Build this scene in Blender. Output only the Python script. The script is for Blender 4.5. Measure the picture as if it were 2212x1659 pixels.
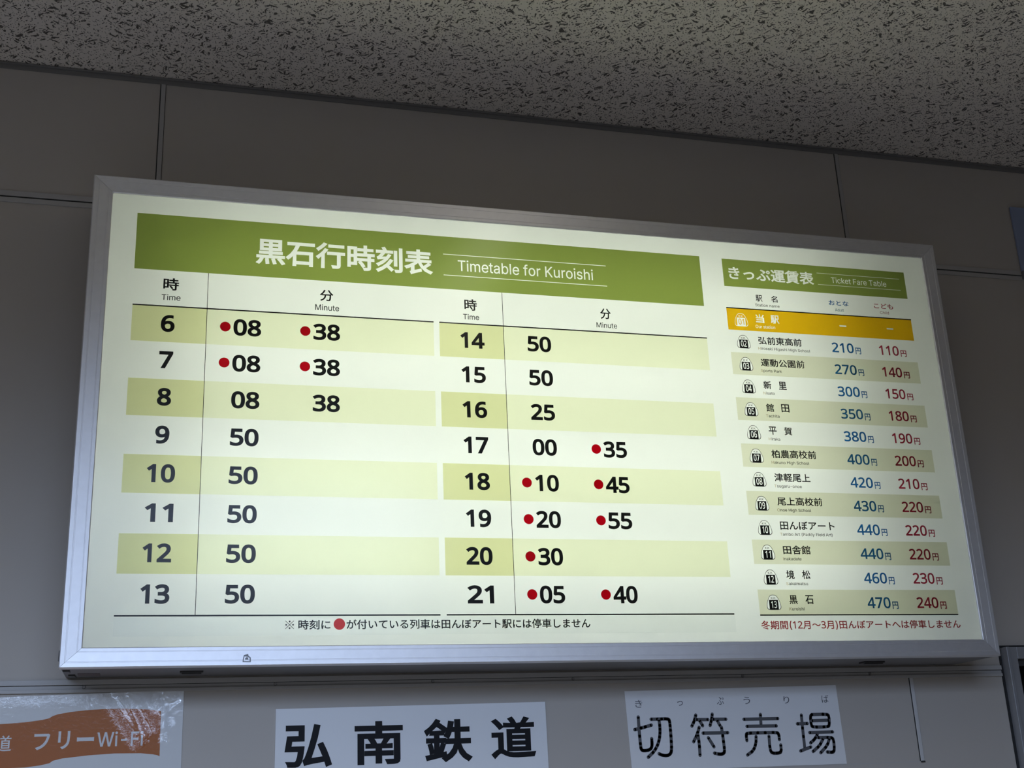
import bpy, bmesh, math
from mathutils import Vector, Matrix
from mathutils.geometry import delaunay_2d_cdt
import numpy as np

# ------------------------------------------------------------------ camera, sky, exposure
for o in list(bpy.data.objects):
    bpy.data.objects.remove(o)
SC = bpy.context.scene
COL = SC.collection
EYE = 1.5                     # camera height; the wall with the sign is the plane y = 0
W, H, FPX = 2212, 1659, 2695.4
RX = Vector((0.96468751, -0.25997475, -0.04232189))
UX = Vector((-0.04505498, -0.32117818, 0.94594642))
FX = Vector((0.25951505, 0.91063588, 0.32154973))
CAM = Vector((0.0, -3.0, EYE))
cd = bpy.data.cameras.new('camera')
cd.sensor_fit = 'HORIZONTAL'
cd.sensor_width = 36.0
cd.lens = 36.0 * FPX / W
cd.clip_start = 0.01
cam = bpy.data.objects.new('camera', cd)
COL.objects.link(cam)
cam.matrix_world = Matrix(((RX.x, UX.x, -FX.x, CAM.x), (RX.y, UX.y, -FX.y, CAM.y), (RX.z, UX.z, -FX.z, CAM.z), (0, 0, 0, 1)))
SC.camera = cam
SC.view_settings.view_transform = 'Standard'
SC.view_settings.look = 'None'
SC.view_settings.exposure = 0.0
SC.view_settings.gamma = 1.0
SC.view_settings.use_curve_mapping = False

SKY = 8.0
world = bpy.data.worlds.new('world')
SC.world = world
world.use_nodes = True
nt = world.node_tree
nt.nodes.clear()
wo = nt.nodes.new('ShaderNodeOutputWorld')
wb = nt.nodes.new('ShaderNodeBackground')
wr = nt.nodes.new('ShaderNodeValToRGB')
wx = nt.nodes.new('ShaderNodeSeparateXYZ')
wm = nt.nodes.new('ShaderNodeMapRange')
wt = nt.nodes.new('ShaderNodeTexCoord')
nt.links.new(wt.outputs['Generated'], wx.inputs[0])
nt.links.new(wx.outputs['Z'], wm.inputs['Value'])
wm.inputs['From Min'].default_value = -0.5
wm.inputs['From Max'].default_value = 0.5
nt.links.new(wm.outputs[0], wr.inputs[0])
cr = wr.color_ramp
cr.elements[0].position = 0.0
cr.elements[0].color = (0.020, 0.019, 0.018, 1)        # paving outside
cr.elements[1].position = 0.62
cr.elements[1].color = (0.018, 0.02, 0.021, 1)        # trees and houses across the street
e = cr.elements.new(0.74)
e.color = (0.52, 0.68, 1.0, 1)                         # open sky
nt.links.new(wr.outputs[0], wb.inputs[0])
wb.inputs[1].default_value = SKY
nt.links.new(wb.outputs[0], wo.inputs[0])

ROOM_X0, ROOM_X1, ROOM_Y = -3.7, 4.6, -3.9
CEIL = EYE + 1.872
WIN = (-3.2, 1.40, 0.75, 3.355)                         # street glazing behind the camera: x0, x1, z0, z1

def lamp(name, w, h, loc, rot, power, color, parent=None, portal=False):
    l = bpy.data.lights.new(name, 'AREA')
    l.shape = 'RECTANGLE'
    l.size, l.size_y = w, h
    l.energy = power
    l.color = color
    if portal:
        l.cycles.is_portal = True
    o = bpy.data.objects.new(name, l)
    COL.objects.link(o)
    o.location = loc
    o.rotation_euler = rot
    if parent is not None:
        o.parent = parent
    return o

lamp('daylight_portal', WIN[1] - WIN[0], WIN[3] - WIN[2], ((WIN[0] + WIN[1]) / 2, ROOM_Y - 0.02, (WIN[2] + WIN[3]) / 2),
     (math.pi / 2, 0, 0), 1.0, (1, 1, 1), portal=True)

# ------------------------------------------------------------------ lamps inside the light box
SX0, SX1, SZ0, SZ1 = -0.2108, 2.0656, EYE + 0.3157, EYE + 1.4698     # outer edges of the light box
PX0, PX1, PZ0, PZ1 = -0.1662, 2.0235, EYE + 0.3582, EYE + 1.4279     # face panel
YF = -0.1886                                                         # plane of the face panel
TUBE_P = 2.15
TUBE_C = (0.94, 1.0, 0.90)

# ------------------------------------------------------------------ material helpers
def mat(name):
    m = bpy.data.materials.new(name)
    m.use_nodes = True
    m.node_tree.nodes.clear()
    out = m.node_tree.nodes.new('ShaderNodeOutputMaterial')
    return m, m.node_tree, out

def N(t, kind, **kw):
    n = t.nodes.new(kind)
    for k, v in kw.items():
        if k in n.inputs:
            n.inputs[k].default_value = v
        else:
            setattr(n, k, v)
    return n

def principled(name, color, rough=0.5, metal=0.0, spec=0.5, noise=0.0, nscale=40.0, bump=0.0, coat=0.0, coat_rough=0.05, stretch=None):
    m, t, out = mat(name)
    b = N(t, 'ShaderNodeBsdfPrincipled')
    b.inputs['Roughness'].default_value = rough
    b.inputs['Metallic'].default_value = metal
    b.inputs['Specular IOR Level'].default_value = spec
    b.inputs['Coat Weight'].default_value = coat
    b.inputs['Coat Roughness'].default_value = coat_rough
    b.inputs['Base Color'].default_value = (*color, 1)
    if noise or bump:
        tc = N(t, 'ShaderNodeTexCoord')
        mp = N(t, 'ShaderNodeMapping')
        if stretch:
            mp.inputs['Scale'].default_value = stretch
        t.links.new(tc.outputs['Object'], mp.inputs[0])
        nz = N(t, 'ShaderNodeTexNoise', Scale=nscale, Detail=4.0)
        t.links.new(mp.outputs[0], nz.inputs['Vector'])
        if noise:
            r = N(t, 'ShaderNodeMapRange')
            r.inputs['To Min'].default_value = 1 - noise
            r.inputs['To Max'].default_value = 1 + noise
            t.links.new(nz.outputs['Fac'], r.inputs['Value'])
            mx = N(t, 'ShaderNodeVectorMath', operation='SCALE')
            mx.inputs[0].default_value = color
            t.links.new(r.outputs[0], mx.inputs['Scale'])
            t.links.new(mx.outputs[0], b.inputs['Base Color'])
        if bump:
            bp = N(t, 'ShaderNodeBump', Strength=bump, Distance=0.002)
            t.links.new(nz.outputs['Fac'], bp.inputs['Height'])
            t.links.new(bp.outputs[0], b.inputs['Normal'])
    t.links.new(b.outputs[0], out.inputs[0])
    return m

def film(name, color, opaque=0.0, gloss=0.2):
    """coloured vinyl on the lit panel: light from behind is tinted, the front has a satin gloss"""
    m, t, out = mat(name)
    tr = N(t, 'ShaderNodeBsdfTransparent', Color=(*color, 1))
    s = tr
    if opaque:
        df = N(t, 'ShaderNodeBsdfDiffuse', Color=(*color, 1))
        mx = N(t, 'ShaderNodeMixShader', Fac=opaque)
        t.links.new(tr.outputs[0], mx.inputs[1])
        t.links.new(df.outputs[0], mx.inputs[2])
        s = mx
    fr = N(t, 'ShaderNodeFresnel', IOR=1.38)
    gl = N(t, 'ShaderNodeBsdfGlossy', Roughness=gloss)
    m2 = N(t, 'ShaderNodeMixShader')
    t.links.new(fr.outputs[0], m2.inputs[0])
    t.links.new(s.outputs[0], m2.inputs[1])
    t.links.new(gl.outputs[0], m2.inputs[2])
    t.links.new(m2.outputs[0], out.inputs[0])
    return m

def panel_material():
    m, t, out = mat('opal_acrylic')
    tl = N(t, 'ShaderNodeBsdfTranslucent', Color=(0.88, 0.90, 0.84, 1))
    df = N(t, 'ShaderNodeBsdfDiffuse', Color=(0.80, 0.82, 0.78, 1))
    mx = N(t, 'ShaderNodeMixShader', Fac=0.55)
    t.links.new(tl.outputs[0], mx.inputs[1])
    t.links.new(df.outputs[0], mx.inputs[2])
    fr = N(t, 'ShaderNodeFresnel', IOR=1.45)
    gl = N(t, 'ShaderNodeBsdfGlossy', Roughness=0.2)
    m2 = N(t, 'ShaderNodeMixShader')
    t.links.new(fr.outputs[0], m2.inputs[0])
    t.links.new(mx.outputs[0], m2.inputs[1])
    t.links.new(gl.outputs[0], m2.inputs[2])
    t.links.new(m2.outputs[0], out.inputs[0])
    return m

def ceiling_material():
    """mineral-fibre board: pin holes and worm-like fissures in three directions"""
    m, t, out = mat('mineral_fibre_board')
    L = t.links.new
    tc = N(t, 'ShaderNodeTexCoord')
    warp = N(t, 'ShaderNodeTexNoise', Scale=45.0, Detail=2.0)
    L(tc.outputs['Object'], warp.inputs['Vector'])
    wsub = N(t, 'ShaderNodeVectorMath', operation='SUBTRACT')
    L(warp.outputs['Color'], wsub.inputs[0])
    wsub.inputs[1].default_value = (0.5, 0.5, 0.5)
    wscl = N(t, 'ShaderNodeVectorMath', operation='SCALE')
    L(wsub.outputs[0], wscl.inputs[0])
    wscl.inputs['Scale'].default_value = 0.022
    wadd = N(t, 'ShaderNodeVectorMath', operation='ADD')
    L(tc.outputs['Object'], wadd.inputs[0])
    L(wscl.outputs[0], wadd.inputs[1])

    def pits(rot, sx, sy, keep, r0, r1, off):
        mr = N(t, 'ShaderNodeMapping')
        mr.inputs['Rotation'].default_value = (0, 0, rot)
        mr.inputs['Location'].default_value = (off, off * 1.7, 0)
        L(wadd.outputs[0], mr.inputs[0])
        ms = N(t, 'ShaderNodeVectorMath', operation='MULTIPLY')
        L(mr.outputs[0], ms.inputs[0])
        ms.inputs[1].default_value = (sx, sy, 1)
        v = N(t, 'ShaderNodeTexVoronoi', voronoi_dimensions='2D', Scale=1.0)
        L(ms.outputs[0], v.inputs['Vector'])
        sp = N(t, 'ShaderNodeSeparateColor')
        L(v.outputs['Color'], sp.inputs[0])
        g = N(t, 'ShaderNodeMapRange')                    # which cells carry a pit, and how big
        g.inputs['From Min'].default_value = 1 - keep
        g.inputs['From Max'].default_value = 1.0
        g.inputs['To Min'].default_value = r0
        g.inputs['To Max'].default_value = r1
        L(sp.outputs[0], g.inputs['Value'])
        gt = N(t, 'ShaderNodeMath', operation='GREATER_THAN')
        L(sp.outputs[0], gt.inputs[0])
        gt.inputs[1].default_value = 1 - keep
        d = N(t, 'ShaderNodeMath', operation='DIVIDE')
        L(v.outputs['Distance'], d.inputs[0])
        L(g.outputs[0], d.inputs[1])
        s = N(t, 'ShaderNodeMapRange', interpolation_type='SMOOTHSTEP')
        s.inputs['From Min'].default_value = 0.75
        s.inputs['From Max'].default_value = 1.05
        s.inputs['To Min'].default_value = 1.0
        s.inputs['To Max'].default_value = 0.0
        L(d.outputs[0], s.inputs['Value'])
        mu = N(t, 'ShaderNodeMath', operation='MULTIPLY')
        L(s.outputs[0], mu.inputs[0])
        L(gt.outputs[0], mu.inputs[1])
        return mu.outputs[0]

    layers = [pits(0.3, 150, 150, 0.55, 0.12, 0.26, 0.0), pits(1.1, 115, 115, 0.42, 0.12, 0.27, 3.3),
              pits(0.62, 27, 125, 0.20, 0.12, 0.36, 1.3), pits(-0.55, 32, 115, 0.20, 0.12, 0.36, 5.1),
              pits(1.30, 34, 120, 0.14, 0.12, 0.36, 7.7)]
    acc = layers[0]
    for l in layers[1:]:
        mx = N(t, 'ShaderNodeMath', operation='MAXIMUM')
        L(acc, mx.inputs[0])
        L(l, mx.inputs[1])
        acc = mx.outputs[0]
    # butt joints between the boards
    sx = N(t, 'ShaderNodeSeparateXYZ')
    L(tc.outputs['Object'], sx.inputs[0])
    a = N(t, 'ShaderNodeMath', operation='SUBTRACT')
    L(sx.outputs[0], a.inputs[0])
    a.inputs[1].default_value = 0.2213 - 0.2
    md = N(t, 'ShaderNodeMath', operation='FLOORED_MODULO')
    L(a.outputs[0], md.inputs[0])
    md.inputs[1].default_value = 0.4
    b2 = N(t, 'ShaderNodeMath', operation='SUBTRACT')
    L(md.outputs[0], b2.inputs[0])
    b2.inputs[1].default_value = 0.2
    ab = N(t, 'ShaderNodeMath', operation='ABSOLUTE')
    L(b2.outputs[0], ab.inputs[0])
    lt = N(t, 'ShaderNodeMath', operation='LESS_THAN')
    L(ab.outputs[0], lt.inputs[0])
    lt.inputs[1].default_value = 0.0007
    seam = N(t, 'ShaderNodeMath', operation='MULTIPLY')
    L(lt.outputs[0], seam.inputs[0])
    seam.inputs[1].default_value = 0.25
    mx = N(t, 'ShaderNodeMath', operation='MAXIMUM')
    L(acc, mx.inputs[0])
    L(seam.outputs[0], mx.inputs[1])
    acc = mx.outputs[0]
    col = N(t, 'ShaderNodeMix', data_type='RGBA')
    L(acc, col.inputs['Factor'])
    col.inputs['A'].default_value = (0.80, 0.735, 0.66, 1)
    col.inputs['B'].default_value = (0.14, 0.125, 0.11, 1)
    inv = N(t, 'ShaderNodeMath', operation='SUBTRACT')
    inv.inputs[0].default_value = 1.0
    L(acc, inv.inputs[1])
    bp = N(t, 'ShaderNodeBump', Strength=0.8, Distance=0.003)
    L(inv.outputs[0], bp.inputs['Height'])
    b = N(t, 'ShaderNodeBsdfPrincipled', Roughness=0.95)
    b.inputs['Specular IOR Level'].default_value = 0.1
    L(col.outputs['Result'], b.inputs['Base Color'])
    L(bp.outputs[0], b.inputs['Normal'])
    L(b.outputs[0], out.inputs[0])
    return m

M = {}
M['wall'] = principled('painted_steel_panel', (0.48, 0.435, 0.385), 0.55, spec=0.3, noise=0.02, nscale=6, bump=0.03)
M['trim'] = principled('grey_joint_bar', (0.44, 0.42, 0.40), 0.5)
M['trim_pale'] = principled('pale_joint_bar', (0.58, 0.56, 0.54), 0.45)
M['gap'] = principled('black_gap', (0.02, 0.02, 0.02), 0.8)  # flat black of the panel joints and of the shaded gap at the window
M['cornice'] = principled('cornice_paint', (0.20, 0.19, 0.18), 0.6)
M['alu'] = principled('anodised_aluminium', (0.85, 0.84, 0.85), 0.50, metal=0.9, noise=0.05, nscale=60, stretch=(1, 1, 1), bump=0.01)
M['alu_dark'] = principled('aluminium_box_side', (0.22, 0.21, 0.21), 0.5, metal=0.3)
M['box_inside'] = principled('white_box_lining', (0.86, 0.86, 0.84), 0.8)
M['ceiling'] = ceiling_material()
M['panel'] = panel_material()
M['white_ink'] = film('clear_film', (0.98, 0.98, 0.98))
M['green'] = film('olive_green_film', (0.27, 0.33, 0.075))
M['hour_cell'] = film('olive_tint_film', (0.76, 0.76, 0.46))
M['row'] = film('pale_olive_film', (0.88, 0.885, 0.70))
M['fare_row'] = film('pale_grey_film', (0.80, 0.79, 0.66))
M['yellow'] = film('amber_film', (0.86, 0.50, 0.008))
M['black'] = film('black_film', (0.012, 0.012, 0.012), 0.35)
M['grey_ink'] = film('grey_film', (0.045, 0.05, 0.05), 0.3)
M['blue'] = film('blue_film', (0.012, 0.14, 0.40), 0.1)
M['child_red'] = film('crimson_film', (0.40, 0.025, 0.055), 0.1)
M['dot_red'] = film('dot_red_film', (0.46, 0.0, 0.006), 0.1)
M['note_dot'] = film('note_dot_film', (0.62, 0.04, 0.045), 0.1)
M['note_red'] = film('note_red_film', (0.38, 0.025, 0.03), 0.1)
M['faded'] = film('faded_letter_film', (0.62, 0.52, 0.36))
M['teal'] = film('adult_caption_film', (0.06, 0.22, 0.32), 0.1)
M['rose'] = film('child_caption_film', (0.42, 0.16, 0.17), 0.1)
M['patch'] = film('overlay_strip_film', (0.955, 0.96, 0.965))
M['plate'] = principled('white_plastic_plate', (0.80, 0.80, 0.80), 0.35, spec=0.3)
M['ink'] = principled('black_letter_vinyl', (0.010, 0.010, 0.012), 0.5, spec=0.15)
M['paper'] = principled('white_paper', (0.76, 0.75, 0.74), 0.7, spec=0.15, noise=0.04, nscale=9, bump=0.05)
M['grey_letter'] = principled('grey_print', (0.085, 0.085, 0.09), 0.6)
M['small_letter'] = principled('small_grey_print', (0.10, 0.10, 0.11), 0.6)
M['screw'] = principled('screw_steel', (0.35, 0.34, 0.34), 0.35, metal=0.8)
M['handle'] = principled('black_plastic', (0.03, 0.03, 0.03), 0.35)
M['label'] = principled('faded_tag', (0.13, 0.10, 0.10), 0.6)
M['residue'] = principled('tape_residue', (0.30, 0.32, 0.34), 0.7)
M['navy'] = principled('blue_board_paint', (0.27, 0.32, 0.46), 0.4)
M['navy_edge'] = principled('grey_board_edge', (0.16, 0.16, 0.17), 0.6)
M['glass'] = principled('dark_window_glass', (0.006, 0.006, 0.007), 0.25, spec=0.04)
M['floor'] = principled('floor_tile', (0.36, 0.295, 0.225), 0.6, noise=0.1, nscale=5)
M['room'] = principled('room_wall_paint', (0.36, 0.32, 0.28), 0.7)
M['dark'] = principled('dark_room', (0.02, 0.02, 0.02), 0.9)

# ------------------------------------------------------------------ object helpers
def link(name, me, m, parent=None):
    o = bpy.data.objects.new(name, me)
    COL.objects.link(o)
    if m is not None:
        for mm in (m if isinstance(m, (list, tuple)) else [m]):
            o.data.materials.append(mm)
    if parent is not None:
        o.parent = parent
    return o

def thing(name, label, cat, loc=(0, 0, 0), group=None):
    o = bpy.data.objects.new(name, None)
    o.empty_display_size = 0.05
    COL.objects.link(o)
    o.location = loc
    tag(o, label, cat, group)
    return o

def tag(o, label, cat, group=None):
    o['label'] = label
    o['category'] = cat
    if group:
        o['group'] = group

def struct(o):
    o['kind'] = 'structure'
    return o

def bm_box(bm, x0, x1, y0, y1, z0, z1, bevel=0.0):
    r = bmesh.ops.create_cube(bm, size=1.0)
    vs = r['verts']
    for v in vs:
        v.co = Vector((x0 + (v.co.x + 0.5) * (x1 - x0), y0 + (v.co.y + 0.5) * (y1 - y0), z0 + (v.co.z + 0.5) * (z1 - z0)))
    if bevel:
        ed = list({e for v in vs for e in v.link_edges})
        bmesh.ops.bevel(bm, geom=ed, offset=bevel, segments=2, affect='EDGES', profile=0.5)

def to_obj(name, bm, m, parent=None, origin=None):
    bmesh.ops.recalc_face_normals(bm, faces=bm.faces)
    if origin is not None:
        bmesh.ops.translate(bm, verts=bm.verts, vec=-Vector(origin))
    me = bpy.data.meshes.new(name)
    bm.to_mesh(me)
    bm.free()
    o = link(name, me, m, parent)
    if origin is not None:
        o.location = origin
    return o

def box(name, x0, x1, y0, y1, z0, z1, m, parent=None, bevel=0.0):
    bm = bmesh.new()
    bm_box(bm, x0, x1, y0, y1, z0, z1, bevel)
    return to_obj(name, bm, m, parent)

def on_plane(px, py, y):
    """point of the plane y = const that the photograph shows at this pixel"""
    d = RX * ((px - W / 2) / FPX) - UX * ((py - H / 2) / FPX) + FX
    return CAM + d * ((y - CAM.y) / d.y)

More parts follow.
